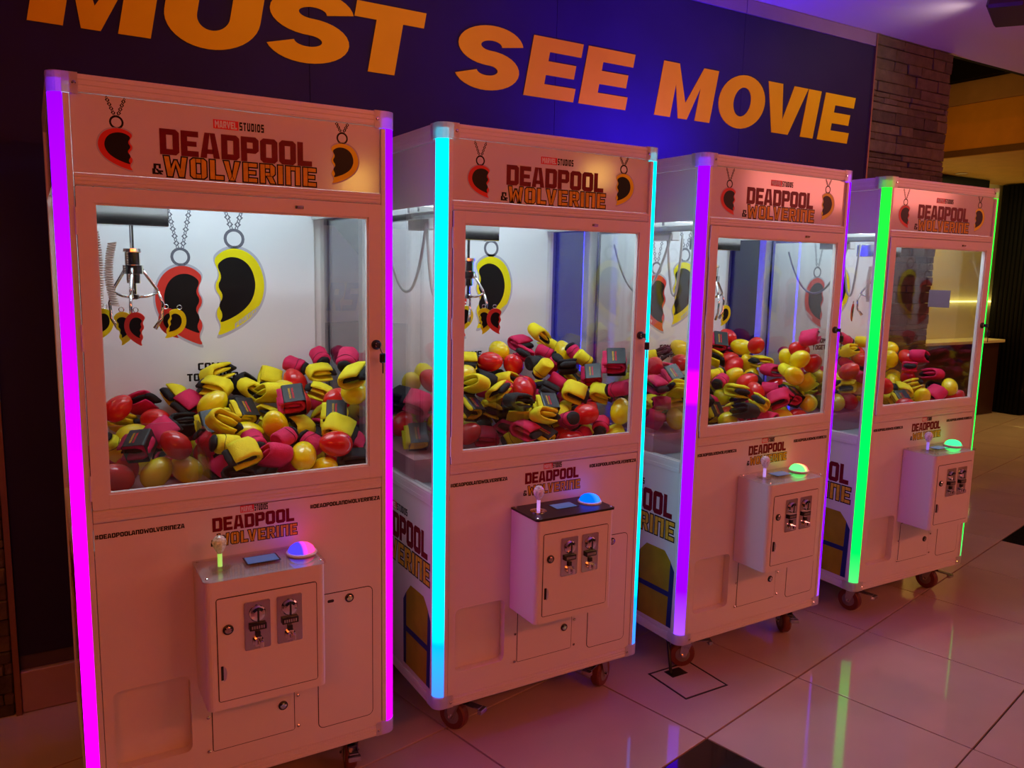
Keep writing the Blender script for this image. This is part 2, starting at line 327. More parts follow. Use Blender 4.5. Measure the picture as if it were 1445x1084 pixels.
# big slanted capitals
def strip(bm, path, wd, mp, d0, d1):
    n = len(path)
    for k in range(n-1):
        q = []
        for p, s in ((k, 1), (k+1, 1), (k+1, -1), (k, -1)):
            a = Vector(path[max(p-1, 0)]); b = Vector(path[min(p+1, n-1)]); t = (b-a).normalized()
            q.append((path[p][0]-t.y*s*wd/2, path[p][1]+t.x*s*wd/2))
        poly(bm, q, mp, d0, d1)
SH = 0.19
def big(ch, w, h):
    """pieces of one heavy capital of width w and height h, unsheared"""
    t = 0.105; e = 0.056
    if ch == 'M':
        return [R(0, 0, .095, h), R(w-.095, 0, w, h), [(.095, h), (.095, h*.62), (w*.42, 0), (w/2, 0), (w/2, h*.30)], [(w-.095, h), (w/2, h*.30), (w/2, 0), (w*.58, 0), (w-.095, h*.62)]]
    if ch == 'E': return [R(0, 0, t*.86, h), R(t*.86, 0, w, e), R(t*.86, h/2-e/2, w*.93, h/2+e/2), R(t*.86, h-e, w, h)]
    if ch == 'I': return [R(0, 0, w, h)]
    if ch == 'T': return [R(w/2-t/2, 0, w/2+t/2, h-e), R(0, h-e, w, h)]
    if ch == 'V': return [[(0, h), (.105, h), (w/2, h*.28), (w/2-.06, 0)], [(w/2-.06, 0), (w/2+.06, 0), (w/2, h*.28)], [(w/2+.06, 0), (w, h), (w-.105, h), (w/2, h*.28)]]
    out = []
    def ring(cx, cz, ro, rz, ri, rzi, a0, a1, n=20):
        for k in range(n):
            a, b = math.radians(a0+(a1-a0)*k/n), math.radians(a0+(a1-a0)*(k+1)/n)
            out.append([(cx+ro*math.cos(a), cz+rz*math.sin(a)), (cx+ro*math.cos(b), cz+rz*math.sin(b)), (cx+ri*math.cos(b), cz+rzi*math.sin(b)), (cx+ri*math.cos(a), cz+rzi*math.sin(a))])
    if ch == 'O': ring(w/2, h/2, w/2, h/2+.006, w/2-.098, h/2-.052, 0, 360, 36); return out
    if ch == 'U':
        ring(w/2, h*.42, w/2, h*.42+.006, w/2-.1, h*.42-.055, 180, 360, 20)
        return out+[R(0, h*.42, .1, h), R(w-.1, h*.42, w, h)]
    if ch == 'S':
        k = 1.75; t2 = .100; H2 = h*k+.012; ax = (w-t2)/2; az = (H2-t2)/4; path = []
        for a in range(8, 271, 11): path.append((w/2+ax*math.cos(math.radians(a)), H2-t2/2-az+az*math.sin(math.radians(a))))
        for a in range(79, -173, -11): path.append((w/2+ax*math.cos(math.radians(a)), t2/2+az+az*math.sin(math.radians(a))))
        n = len(path)
        for q in range(n-1):
            c4 = []
            for p, sg in ((q, 1), (q+1, 1), (q+1, -1), (q, -1)):
                a = Vector(path[max(p-1, 0)]); b = Vector(path[min(p+1, n-1)]); t = (b-a).normalized()
                c4.append((path[p][0]-t.y*sg*t2/2, (path[p][1]+t.x*sg*t2/2)/k-.0035))
            out.append(c4)
        return out
ZL = 2.066+0.14; HL = 0.243
for ch, x, w in (('M', -.966, .343), ('U', -.598, .305), ('S', -.272, .30), ('T', .028, .275), ('S', .455, .295), ('E', .787, .250), ('E', 1.064, .256), ('M', 1.487, .343), ('O', 1.862, .312), ('V', 2.170, .295), ('I', 2.470, .098), ('E', 2.603, .243)):
    bm = bmesh.new()
    for p in big(ch, w, HL):
        poly(bm, [(x-1.0+a+b*SH, ZL-0.14+b) for a, b in p], FRONT(-0.02), 0.0, 0.003)
    obj('letter', finish(bm, 'letter_'+ch), gold, wg)['label'] = 'orange-yellow slanted capital letter %s' % ch
# lower part of the graphic behind the first gap: pale wedge and the end of another word
bm = bmesh.new(); poly(bm, [(-1.02, 1.50), (-1.30, 1.50), (-1.30, 1.13), (-0.84, 1.15), (-0.84, 1.30)], FRONT(-0.02), 0, 0.001)
obj('pale_wedge', finish(bm, 'pale_wedge'), cream, wg)
bm = bmesh.new(); text(bm, FRONT(-0.02), 0.001, 0.0025, 'RS', -1.055, 1.185, 0.115, 0.105, gap=.4, shear=.2)
obj('word_end', finish(bm, 'word_end'), greyp, wg)
bb = struct(part('baseboard_back', 'baseboard_back', lambda bm: bx(bm, -1.10, 3.03, YW-0.004, YW+0.02, 0.002, 0.145, 0.003), mat('beige_skirting', (0.42, 0.30, 0.25), 0.35), None))
tr = struct(part('trim_1', 'trim_left', lambda bm: bx(bm, -1.118, -1.101, YW-0.012, YW+0.02, 0.0, 4.1), mat('bronze_trim', (0.26, 0.14, 0.08), 0.35, 0.6), None))
tr2 = struct(part('trim_2', 'trim_right', lambda bm: bx(bm, 3.017, 3.029, YW-0.012, YW+0.02, 0.0, 2.80), bpy.data.materials['bronze_trim'], None))

# stacked ledge stone: left strip and right column
stone_ms = [mat('ledge_stone_%d' % k, c, 0.8, var=0.25, scale=22, bump=0.6, bscale=35) for k, c in enumerate(((0.095, 0.07, 0.04), (0.13, 0.098, 0.06), (0.07, 0.052, 0.034), (0.11, 0.078, 0.052)))]
def stones(parent, x0, x1, z0, z1, y, rr):
    z = z0; n = 0
    while z < z1-0.02:
        h = rr.choice((0.03, 0.04, 0.055, 0.065)); h = min(h, z1-z); x = x0-rr.random()*0.2
        while x < x1:
            w = rr.choice((0.12, 0.2, 0.28, 0.34)); a, b = max(x, x0), min(x+w, x1)
            if b-a > 0.02:
                d = rr.uniform(0.0, 0.009)
                bm = bmesh.new(); bx(bm, a+.001, b-.001, -0.03-d, 0.0, z+.001, z+h-.001, 0.004)
                for v in bm.verts:
                    if v.co.y < -0.02: v.co.y += rr.uniform(-.004, .004)
                obj('stone', finish(bm, 'stone'), rr.choice(stone_ms), parent); n += 1
            x += w
        z += h
    return n
rr = random.Random(3)
backing = mat('stone_backing', (0.10, 0.07, 0.06), 0.9)
cl = struct(part('wall_right', 'stone_column', lambda bm: bx(bm, 3.03, 3.745, 0.0, 0.36, 0.0, 2.80), backing, None, (0, YW+0.03, 0)), 'ledge stone column at the end of the graphic wall', 'column')
stones(cl, 3.03, 3.745, 0.0, 2.80, 0, rr)
sl = struct(part('wall_left', 'stone_strip', lambda bm: bx(bm, -2.3, -1.12, 0.0, 0.1, 0.0, 4.1), backing, None, (0, YW+0.03, 0)), 'ledge stone strip at the left edge beside the navy graphic', 'wall')
stones(sl, -1.75, -1.12, 0.0, 2.3, 0, rr)

# ceilings
plaster = mat('painted_ceiling', (0.80, 0.70, 0.74), 0.6, var=0.02, scale=1.5)
amber = mat('ochre_paint', (0.62, 0.38, 0.10), 0.6)
brown = mat('brown_paint', (0.16, 0.10, 0.05), 0.6)
blackp = mat('black_paint', (0.006, 0.006, 0.006), 0.7, spec=0.1)
CZ = 2.665+0.14
struct(part('ceiling', 'ceiling', lambda bm: bx(bm, -8, 16, -9, YW+0.02, CZ, CZ+0.1), plaster, None), 'plain ceiling above the machines', 'ceiling')
struct(part('trim_3', 'bulkhead', lambda bm: [bx(bm, a, b, YW-0.008, YW+0.02, 2.736, CZ-0.001, 0.002) for a, b in ((-1.1, 0.95), (0.953, 2.03), (2.033, 3.03))], mat('plum_paint', (0.20, 0.13, 0.24), 0.6), None))
struct(part('ceiling', 'cafe_recess', lambda bm: bx(bm, 3.745, 6.0, YW+0.02, 8, 3.45, 3.5), amber, None), 'brown recess ceiling beyond the stone column', 'ceiling')
struct(part('trim_4', 'ceiling_edge', lambda bm: bx(bm, 3.745, 16, YW+0.02, YW+0.05, CZ, 3.5), blackp, None))
struct(part('trim_5', 'black_beam', lambda bm: bx(bm, 5.9, 6.1, YW+0.06, 8, 3.17, 3.45), blackp, None))
struct(part('trim_6', 'pale_beam', lambda bm: bx(bm, 5.98, 6.1, YW+0.06, 8, 2.98, 3.165), mat('tan_paint', (0.42, 0.30, 0.22), 0.6), None))
struct(part('trim_7', 'amber_beam', lambda bm: bx(bm, 6.0, 6.1, YW+0.06, 8, 2.60, 2.978), mat('orange_paint', (0.70, 0.40, 0.06), 0.6), None))
struct(part('trim_8', 'brown_beam', lambda bm: bx(bm, 5.99, 6.1, YW+0.06, 8, 2.545, 2.598), brown, None))
struct(part('ceiling', 'cafe_ceiling', lambda bm: bx(bm, 6.0, 12, YW+0.06, 8, 2.54-0.0, 2.544), amber, None), 'low ochre cafe ceiling with a small downlight', 'ceiling')
# cafe wall, counter and column beyond
ywall = mat('cream_cafe_wall', (0.62, 0.58, 0.30), 0.6, var=0.02)
cw = struct(part('wall_cafe', 'wall_cafe', lambda bm: bx(bm, 3.745, 11.0, 3.05, 3.15, 0, 2.54), ywall, None), 'cream cafe wall seen through the green-lit machine', 'wall')
struct(part('wall_end', 'wall_end', lambda bm: bx(bm, 11.0, 11.1, YW, 3.15, 0, 2.54), brown, None))
lc = empty('cafe_counter', (7.6, 2.9, 0)); tag(lc, 'dark cafe counter with a pale glowing edge behind the green-lit machine', 'counter')
part('body', 'counter_body', lambda bm: bx(bm, -1.7, 0.62, -0.12, 0.14, 0.0, 0.80, .004), mat('dark_wood', (0.05, 0.02, 0.012), 0.4), lc)
part('top', 'counter_top', lambda bm: bx(bm, -1.74, 0.66, -0.16, 0.145, 0.802, 0.835, .004), mat('pale_stone_top', (0.7, 0.66, 0.4), 0.3), lc)
part('glowing_ledge', 'counter_light', lambda bm: bx(bm, -1.7, 1.2, 0.10, 0.145, 1.235, 1.25), mat('warm_led', (.9, .8, .4), .5, emit=(1, .82, .25), estr=3.0), lc)
cc = empty('pleated_column', (8.62, 2.72, 0)); tag(cc, 'tall black ribbed column beyond the rightmost machine', 'column')
part('core', 'col_core', lambda bm: bx(bm, -.27, .27, -.15, .27, 0, 2.53), blackp, cc)
for k in range(12):
    part('rib', 'col_rib', lambda bm: cyl(bm, (0, 0, 0.01), (0, 0, 2.52), 0.024, n=8), blackp, cc, (-.255+k*.0463, -.16, 0), smooth=True)
for k in range(8):
    part('rib', 'col_rib', None, blackp, cc, (-.28, -.12+k*.0463, 0))
rb = empty('red_booth', (9.25, 2.8, 0)); tag(rb, 'dark red upholstered booth end beside the black ribbed column', 'booth')
part('back', 'booth_back', lambda bm: bx(bm, -.3, .6, -.1, .1, 0.02, 0.75, .02), mat('dark_red_leather', (0.12, 0.015, 0.01), 0.4), rb)
part('plinth', 'booth_plinth', lambda bm: bx(bm, -.28, .58, -.08, .08, 0, 0.018), blackp, rb)
hs = tag(part('hanging_sign_box', 'sign_box', lambda bm: bx(bm, 6.55, 7.85, 2.86, 2.94, 2.36, 2.535, .005), blackp, None), 'black box sign under the cafe ceiling behind the rightmost machine', 'sign box')
dl = empty('downlight', (7.05, 2.705, 2.537)); tag(dl, 'small white downlight in the ochre cafe ceiling', 'downlight')
part('rim', 'dl_rim', lambda bm: lathe(bm, [(0.035, 0), (0.055, 0), (0.055, -.006), (0.035, -.006)], n=20), PAINT, dl)
part('lens', 'dl_lens', lambda bm: cyl(bm, (0, 0, -.001), (0, 0, -.004), .034), mat('downlight_lens', (1, 1, 1), .3, emit=(1, .95, .85), estr=8), dl)
# track spotlight on the ceiling
spm = mat('bronze_black', (0.06, 0.03, 0.02), 0.4); lensm = mat('spot_lens', (1, 1, 1), .3, emit=(1, .9, .85), estr=3)
def track_spot(x, y, label):
    sp = empty('track_spotlight', (x, y, CZ)); tag(sp, label, 'spotlight', 'track spotlights'); q = ((-0.01, -0.02, -.09), (0.1, 0.25, 0.3))
    part('bracket', 'sp_bracket', lambda bm: bx(bm, -.03, .03, -.03, .03, -.03, 0, .003), spm, sp)
    part('housing', 'sp_house', lambda bm: bx(bm, -.10, .10, -.08, .08, -.055, .045, .012), spm, sp, *q)
    part('lens', 'sp_lens', lambda bm: bx(bm, -.05, .05, .081, .086, -.03, .02), lensm, sp, *q)
    part('lever', 'sp_lever', lambda bm: cyl(bm, (.09, 0, 0), (.19, .01, .01), .005, n=8), spm, sp, (-0.01, -0.02, -.08), (0.1, 0.2, 0.1))
track_spot(2.86, 0.07, 'brown-black track spotlight on the ceiling in the upper right')
track_spot(0.2, -0.68, 'ceiling track spotlight aimed at the first word on the wall')
track_spot(2.0, -0.68, 'ceiling track spotlight aimed at the last word on the wall')
spot('spotlight_beam', (3.0, .25, CZ-.08), (2.7, .86, 2.5), 3.5, (1, .85, .8), 130, .04)
# floor service box with a cable
fb = empty('floor_service_box', (1.015, -0.035, 0.0)); tag(fb, 'square tiled service hatch in the floor between the cyan-lit and violet-lit machines', 'floor hatch')
part('frame', 'fb_frame', lambda bm: [bx(bm, -.1, .1, -.103, -.097, 0, .0012), bx(bm, -.1, .1, .097, .103, 0, .0012), bx(bm, -.103, -.097, -.103, .103, 0, .0012), bx(bm, .097, .103, -.103, .103, 0, .0012)], BLACK, fb)
part('lid', 'fb_lid', lambda bm: bx(bm, -.095, .095, -.095, .095, 0, .0010), tile_c, fb)
part('cable_opening', 'fb_open', lambda bm: bx(bm, -.04, .035, .035, .085, .001, .0016), BLACK, fb)
pc = tag(part('power_cable', 'power_cable', lambda bm: tube(bm, [(0.985, .02, .004), (0.985, .025, .02), (.99, .04, .06), (1.0, .06, .10), (1.003, .075, .132)], .006, 8), BLACK, None, smooth=True), 'black power cable rising from the floor hatch to the violet-lit machine', 'cable')

# ------------------------------------------------------------------ claw machines
W, D, HT = 0.80, 0.66, 1.757
MX = lambda x: W-x
def mirror(bm): 
    for v in bm.verts: v.co.x = W-v.co.x
def arc(cx, cy, r, a0, a1, n=8): return [(cx+r*math.cos(math.radians(a0+(a1-a0)*k/n)), cy+r*math.sin(math.radians(a0+(a1-a0)*k/n))) for k in range(n+1)]
def plan(bm, pts, z0, z1):
    a = [bm.verts.new((x, y, z0)) for x, y in pts]; b = [bm.verts.new((x, y, z1)) for x, y in pts]; n = len(pts)
    bm.faces.new(a[::-1]); bm.faces.new(b)
    for k in range(n): bm.faces.new((a[k], a[(k+1) % n], b[(k+1) % n], b[k]))
def fl_(m):     # front corner geometry, left or mirrored
    def wrap(f):
        def g(bm):
            f(bm)
            if m: mirror(bm)
        return g
    return wrap
LR = .028
def led_b(bm): plan(bm, [(.0275, .0275)]+arc(LR, LR, LR-.0003, 180, 270, 8), .036, 1.742)
def fpost_b(bm):
    bx(bm, .0285, .0415, 0, .030, .04, 1.712, .001); bx(bm, .0012, .0285, .0285, .042, .04, 1.712, .001)
def cap_b(z0, z1):
    def f(bm):
        plan(bm, [(.06, -.0012)]+arc(LR, LR, LR+.0012, 270, 180, 8)+[(-.0012, .06), (.0002, .06)]+arc(LR, LR, LR-.0002, 180, 270, 8)+[(.06, .0002)], z0, z1)
        if z0 > 1: plan(bm, [(.06, -.0012)]+arc(LR, LR, LR+.0012, 270, 180, 8)+[(-.0012, .06), (.06, .06)], z1, z1+.002)
        else: plan(bm, [(.06, -.0012)]+arc(LR, LR, LR+.0012, 270, 180, 8)+[(-.0012, .06), (.06, .06)], z0-.002, z0)
    return f
def screws(pts):
    def f(bm):
        for x, z in pts: lathe(bm, [(.0045, 0), (.0045, .0015), (.002, .003)], (x, -.0012, z), 'y', 10)
    return f
def rail_x(z0, z1):
    def f(bm):
        bx(bm, .043, W-.043, .001, .03, z0, z1, .001); h = z1-z0
        for k in (.2, .5, .8): bx(bm, .043, W-.043, -.0008, .002, z0+h*k-h*.1, z0+h*k+h*.1, .0006)
    return f
def rail_y(x0, x1, z0, z1):
    def f(bm):
        bx(bm, x0, x1, .043, D-.042, z0, z1, .001); h = z1-z0
        for k in (.25, .72): bx(bm, x0-.0008 if x0 < .4 else x1-.002, x0+.002 if x0 < .4 else x1+.0008, .043, D-.042, z0+h*k-h*.12, z0+h*k+h*.12, .0006)
    return f
def door_frame_b(bm):
    for a in (rrect(.0435, .079, .777, 1.516, .002, 1), rrect(W-.079, W-.0435, .777, 1.516, .002, 1), rrect(.0792, W-.0792, .777, .811, .001, 1), rrect(.0792, W-.0792, 1.481, 1.516, .001, 1)):
        poly(bm, a, FRONT(0), -.016, .006)
    poly(bm, R(.0792, .811, .083, 1.481), FRONT(0), -.012, .002); poly(bm, R(W-.083, .811, W-.0792, 1.481), FRONT(0), -.012, .002)
    poly(bm, R(.083, .811, W-.083, .815), FRONT(0), -.012, .002); poly(bm, R(.083, 1.477, W-.083, 1.481), FRONT(0), -.012, .002)
def front_panel_b(bm):
    outer = [(.043, .032), (W-.043, .032), (W-.043, .742), (.043, .742)]; inner = rrect(.066, .242, .108, .315, .018)
    lo = [bm.verts.new((x, .002, z)) for x, z in outer]; li = [bm.verts.new((x, .002, z)) for x, z in inner]
    es = [bm.edges.new((lo[k], lo[(k+1) % 4])) for k in range(4)]; n = len(li)
    es += [bm.edges.new((li[k], li[(k+1) % n])) for k in range(n)]
    bmesh.ops.triangle_fill(bm, edges=es, use_beauty=True)
    lb = [bm.verts.new((x, .034, z)) for x, z in inner]
    for k in range(n): bm.faces.new((li[k], li[(k+1) % n], lb[(k+1) % n], lb[k]))
def plate(x0, x1, z0, z1, y, d0, d1, r=.004): return lambda bm: poly(bm, rrect(x0, x1, z0, z1, r, 4), FRONT(y), d0, d1)
def gapline(x0, x1, z0, z1, y, t=.0022, r=.005):
    def f(bm):
        a = rrect(x0-t, x1+t, z0-t, z1+t, r+t, 4); b = rrect(x0, x1, z0, z1, r, 4); n = len(a)
        for k in range(n): poly(bm, [a[k], a[(k+1) % n], b[(k+1) % n], b[k]], FRONT(y), -.0002, .0006)
    return f
def lock_b(bm): lathe(bm, [(.0125, 0), (.0125, .003), (.010, .0045), (.0098, .0025)], axis='y', n=20)
def lock_c(bm):
    lathe(bm, [(.0085, .002), (.0085, .005), (.006, .0062)], axis='y', n=16); bx(bm, -.001, .001, -.0068, -.006, -.005, .005)
def control_box_b(bm):
    x0, x1, y0 = .258, .548, -.150; r = .016
    plan(bm, [(x0, 0.0)]+arc(x0+r, y0+r, r, 180, 270, 5)+arc(x1-r, y0+r, r, 270, 360, 5)+[(x1, 0.0)], .285, .610)
def top_plate_b(bm): plan(bm, [(.256, -.001), (.256, -.146), (.262, -.152), (.544, -.152), (.550, -.146), (.550, -.001)], .6105, .617)
def coin_plate_b(bm): poly(bm, rrect(-.031, .031, -.061, .061, .004), FRONT(0), 0, .003)
def coin_entry_b(bm): lathe(bm, [(.020, .003), (.020, .006), (.017, .011), (.010, .013)], (0, 0, .030), 'y', 20)
def coin_slot_b(bm): bx(bm, -.0022, .0022, -.0138, -.012, .012, .048)
def coin_label_b(bm): bx(bm, -.020, .020, -.012, -.003, -.010, .006, .001)
def coin_label_print_b(bm):
    for k in range(6): bx(bm, -.016+k*.0055, -.0125+k*.0055, -.0126, -.0121, -.006, .002)
def coin_chute_b(bm): bx(bm, -.006, .006, -.009, -.003, -.046, -.016, .001)
def coin_lever_b(bm):
    lathe(bm, [(.013, .003), (.013, .008), (.010, .010)], (0, 0, -.040), 'y', 16); bx(bm, .001, .010, -.022, -.008, -.052, -.036, .002); bx(bm, -.010, -.002, -.016, -.008, -.050, -.034, .002)
def finger_b(bm):
    for k in range(8):
        a, b = math.radians(-90+180*k/8), math.radians(-90+180*(k+1)/8)
        poly(bm, [(.001, .019*math.sin(a)), (.001+.008*math.cos(a), .019*math.sin(a)), (.001+.008*math.cos(b), .019*math.sin(b)), (.001, .019*math.sin(b))], FRONT(0), 0, .005)
def joy_base_b(bm): lathe(bm, [(.026, 0), (.026, .0025), (.012, .004), (.008, .004)], n=24)
def joy_shaft_b(bm): cyl(bm, (0, 0, .0042), (0, 0, .038), .0055, n=12)
def joy_knob_b(bm):
    prof = [(.006, .037), (.010, .044), (.0155, .054), (.0175, .063), (.0155, .072), (.010, .079), (.004, .082)]
    lathe(bm, prof, n=9)
def button_ring_b(bm): lathe(bm, [(.039, 0), (.039, .004), (.034, .006), (.033, .004)], n=28)
def button_dome_b(bm): lathe(bm, [(.0335, .004), (.0335, .009), (.029, .017), (.021, .023), (.012, .026), (.003, .027)], n=28)
def caster_plate_b(bm): bx(bm, -.03, .03, -.03, .03, .131, .1395, .001); cyl(bm, (0, 0, .118), (0, 0, .131), .018, n=16)
def caster_fork_b(bm):
    for s in (-1, 1):
        a = [(-.024, .120), (.024, .120), (.030, .060), (.022, .042), (.008, .042), (-.006, .075)]
        vs0 = [bm.verts.new((s*.021, y, z)) for y, z in a]; vs1 = [bm.verts.new((s*.024, y, z)) for y, z in a]; n = len(a)
        bm.faces.new(vs0); bm.faces.new(vs1[::-1])
        for k in range(n): bm.faces.new((vs0[k], vs1[k], vs1[(k+1) % n], vs0[(k+1) % n]))
    bx(bm, -.024, .024, -.024, .024, .115, .119)
def caster_wheel_b(bm): lathe(bm, [(.030, -.016), (.046, -.016), (.050, -.010), (.050, .010), (.046, .016), (.030, .016)], (0, .018, .0505), 'x', 28)
def caster_hub_b(bm): lathe(bm, [(.010, -.020), (.028, -.0175), (.0295, 0), (.028, .0175), (.010, .020)], (0, .018, .0505), 'x', 20)
def caster_bolt_b(bm): cyl(bm, (-.029, .018, .0505), (.029, .018, .0505), .005, n=10)
def caster_brake_b(bm): bx(bm, -.014, .014, -.085, -.020, .098, .103, .002); bx(bm, -.018, .018, -.098, -.082, .086, .101, .002)
def carriage_b(bm): bx(bm, -.083, .083, -.055, .055, 1.443, 1.497, .002)
def claw_stem_b(bm): cyl(bm, (0, 0, 1.385), (0, 0, 1.443), .005, n=10)
def claw_body_b(bm): lathe(bm, [(.008, 1.388), (.021, 1.386), (.022, 1.378), (.018, 1.376), (.018, 1.345), (.024, 1.344), (.024, 1.322), (.016, 1.321), (.016, 1.298), (.006, 1.297), (.006, 1.268)], n=20)
def claw_hub_b(bm): lathe(bm, [(.010, 1.270), (.012, 1.268), (.012, 1.258), (.008, 1.256)], n=14)
def claw_arm_b(bm):
    tube(bm, [(.022, 0, 1.335), (.036, 0, 1.315), (.058, 0, 1.285), (.062, 0, 1.272)], .0042, 8)
    tube(bm, [(.010, 0, 1.262), (.035, 0, 1.264), (.062, 0, 1.274)], .0038, 8)
    tube(bm, [(.062, 0, 1.276), (.074, 0, 1.245), (.070, 0, 1.205), (.050, 0, 1.178)], [.004, .004, .0045, .006], 8)
def coil_b(x, y0, z0, z1, r, turns, bend):
    def f(bm):
        pts = []
        n = turns*8
        for k in range(n+1):
            t = k/n; a = 2*math.pi*turns*t; z = z0+(z1-z0)*t; b = bend*math.sin(math.pi*t)
            pts.append((x+b+r*math.cos(a), y0+r*math.sin(a), z))
        tube(bm, pts, .0022, 5)
    return f
def hose_b(y0, z0, y1, z1, dip, x):
    def f(bm):
        pts = []
        for k in range(25):
            t = k/24; s = 2*t-1
            pts.append((x+.01*math.sin(3*t), y0+(y1-y0)*(t+.08*math.sin(2*math.pi*t)), z0+(z1-z0)*t-dip*(1-s**4)*(1-.15*s*s)))
        tube(bm, pts, .0048, 8)
    return f
# generic friendship pendants: a heart broken in two halves
HALF0 = [(1.0, .86), (.86, .95), (.66, 1.0), (.44, .99), (.24, .93), (.09, .82), (.01, .67), (0, .54), (.06, .40), (.19, .27), (.42, .15), (.70, .06), (.98, 0.0), (.86, .12), (.99, .27), (.83, .41), (1.0, .56), (.86, .70)]
HALF = HALF0
for _ in range(2):
    h2 = []
    for k in range(len(HALF)):
        a, b = HALF[k], HALF[(k+1) % len(HALF)]
        if min(a[1], b[1]) < .03 and _ == 0 and False: pass
        h2 += [(a[0]*.75+b[0]*.25, a[1]*.75+b[1]*.25), (a[0]*.25+b[0]*.75, a[1]*.25+b[1]*.75)]
    HALF = h2
def half(mirr, x0, x1, z0, z1, s=1.0, c=(.60, .56)):
    out = []
    for a, b in HALF:
        a, b = c[0]+(a-c[0])*s, c[1]+(b-c[1])*s
        out.append(((x1-(x1-x0)*a) if mirr else (x0+(x1-x0)*a), z0+(z1-z0)*b))
    return out
def chain_pieces(x0, z0, x1, z1, n, s):
    out = []
    for k in range(n):
        t = k/(n-1); cx, cz = x0+(x1-x0)*t, z0+(z1-z0)*t; q = s*(1 if k % 2 else .55)
        out += [[(cx-q, cz), (cx, cz+s), (cx-q*.1, cz+s*.45), (cx-q*.45, cz)], [(cx-q, cz), (cx-q*.45, cz), (cx-q*.1, cz-s*.45), (cx, cz-s)], [(cx+q, cz), (cx+q*.45, cz), (cx+q*.1, cz+s*.45), (cx, cz+s)], [(cx+q, cz), (cx, cz-s), (cx+q*.1, cz-s*.45), (cx+q*.45, cz)]]
    return out
def pendant(parent, key, mp, mirr, x0, x1, z0, z1, ztop, sp_, loc):
    cx = x0+(x1-x0)*(.42 if mirr else .55); s = (x1-x0); d = .0002
    def ring_b(bm):
        rc = z1+s*.12
        for k in range(18):
            a, b = 2*math.pi*k/18, 2*math.pi*(k+1)/18
            poly(bm, [(cx+s*q*math.cos(w), rc+s*q*math.sin(w)) for q, w in ((.19, a), (.19, b), (.135, b), (.135, a))], mp, 0, d)
        for sg in (-1, 1):
            for p in chain_pieces(cx+sg*s*.05, z1+s*.32, cx+sg*sp_, ztop, max(5, int((ztop-z1)/(s*.085))), s*.062): poly(bm, p, mp, 0, d)
    part('pendant_chain', key+'c', ring_b, INKC if s > .1 else INKK, parent, loc)
    part('pendant_rim', key+'r', lambda bm: poly(bm, half(mirr, x0, x1, z0, z1), mp, 0, d), INKS, parent, loc)
    part('pendant_face', key+'f', lambda bm: poly(bm, half(mirr, x0, x1, z0, z1, .93), mp, d, d*2), INKL if mirr else INKP, parent, loc)
    part('pendant_centre', key+'k', lambda bm: poly(bm, half(mirr, x0, x1, z0, z1, .70, (.70, .60)), mp, d*2, d*3), INKK, parent, loc)
def logo(parent, key, mp, loc, dead, wolv, tagr, amp):
    """the film title block: dead/wolv/tagr = (x0, z0, w, h)"""
    part('title_lettering', key+'d', lambda bm: text(bm, mp, 0, .0008, 'DEADPOOL', *dead, gap=.35), INKR, parent, loc)
    bd = wolv[3]*.045
    part('title_outline', key+'wo', lambda bm: text(bm, mp, 0, .0003, 'WOLVERINE', *wolv, gap=.75, d=bd*1.1), INKK, parent, loc)
    part('title_lettering', key+'w', lambda bm: text(bm, mp, .0003, .0008, 'WOLVERINE', *wolv, gap=.75, d=-bd*.4), INKY, parent, loc)
    part('ampersand', key+'a', lambda bm: text(bm, mp, 0, .0008, '&', *amp), INKK, parent, loc)
    x0, z0, w, h = tagr
    part('studio_tag', key+'t', lambda bm: poly(bm, R(x0, z0, x0+w*.49, z0+h), mp, 0, .0004), INKT, parent, loc)
    part('studio_lettering', key+'m', lambda bm: text(bm, mp, .0004, .0008, 'MARVEL', x0+w*.03, z0+h*.12, w*.43, h*.76, gap=.5), INKW, parent, loc)
    part('studio_lettering', key+'s', lambda bm: text(bm, mp, 0, .0006, 'STUDIOS', x0+w*.51, z0+h*.04, w*.49, h*.92, gap=1.3), INKK, parent, loc)
def heart_charm_b(mirr):
    def f(bm): poly(bm, half(mirr, -.024, .024, -.042, .042), FRONT(0), -.002, .002)
    return f
def heart_charm_in(mirr):
    def f(bm):
        p = half(mirr, -.024, .024, -.042, .042, .62, (.66, .60)); poly(bm, p, FRONT(0), .002, .0026); poly(bm, p, FRONT(0), -.0026, -.002)
    return f

MACH = [dict(x=-0.945686, y=-0.036524, r=0.00110, name='leftmost', claw=(.177, .25, 0.3), hose=None, top='clear', btn=((.03, .02, 1.0), (1.0, .03, .18)), joy=(.35, .9, .1)),
        dict(x=0.0, y=0.0, r=0.0, name='cyan-lit', claw=(.225, .25, 1.0), top='black', btn=((.0, .06, 1.0), (.02, .12, 1.0)), joy=(.6, .3, .9)),
        dict(x=0.96196, y=-0.03335, r=0.01470, name='third', claw=(.335, .26, 0.1), top='clear', btn=((.08, .9, .12), (1.0, .12, .10)), joy=(.5, .3, 1.)),
        dict(x=1.98164, y=-0.01392, r=-0.01884, name='green-lit', claw=(.335, .26, 0.2), top='clear', btn=((.03, .9, .15), (.03, .9, .2)), joy=(.2, .15, 1.))]
MLABEL = ['white claw machine with purple-to-magenta corner lights, nearest at the left', 'white claw machine with cyan corner lights and a black control top',
          'white claw machine with violet corner lights, third in the row', 'white claw machine with bright green corner lights, farthest right']
WHERE = ['magenta-lit machine', 'cyan-lit machine', 'violet-lit machine', 'green-lit machine']
BL = (0, 0, H0)
ROOTS = []
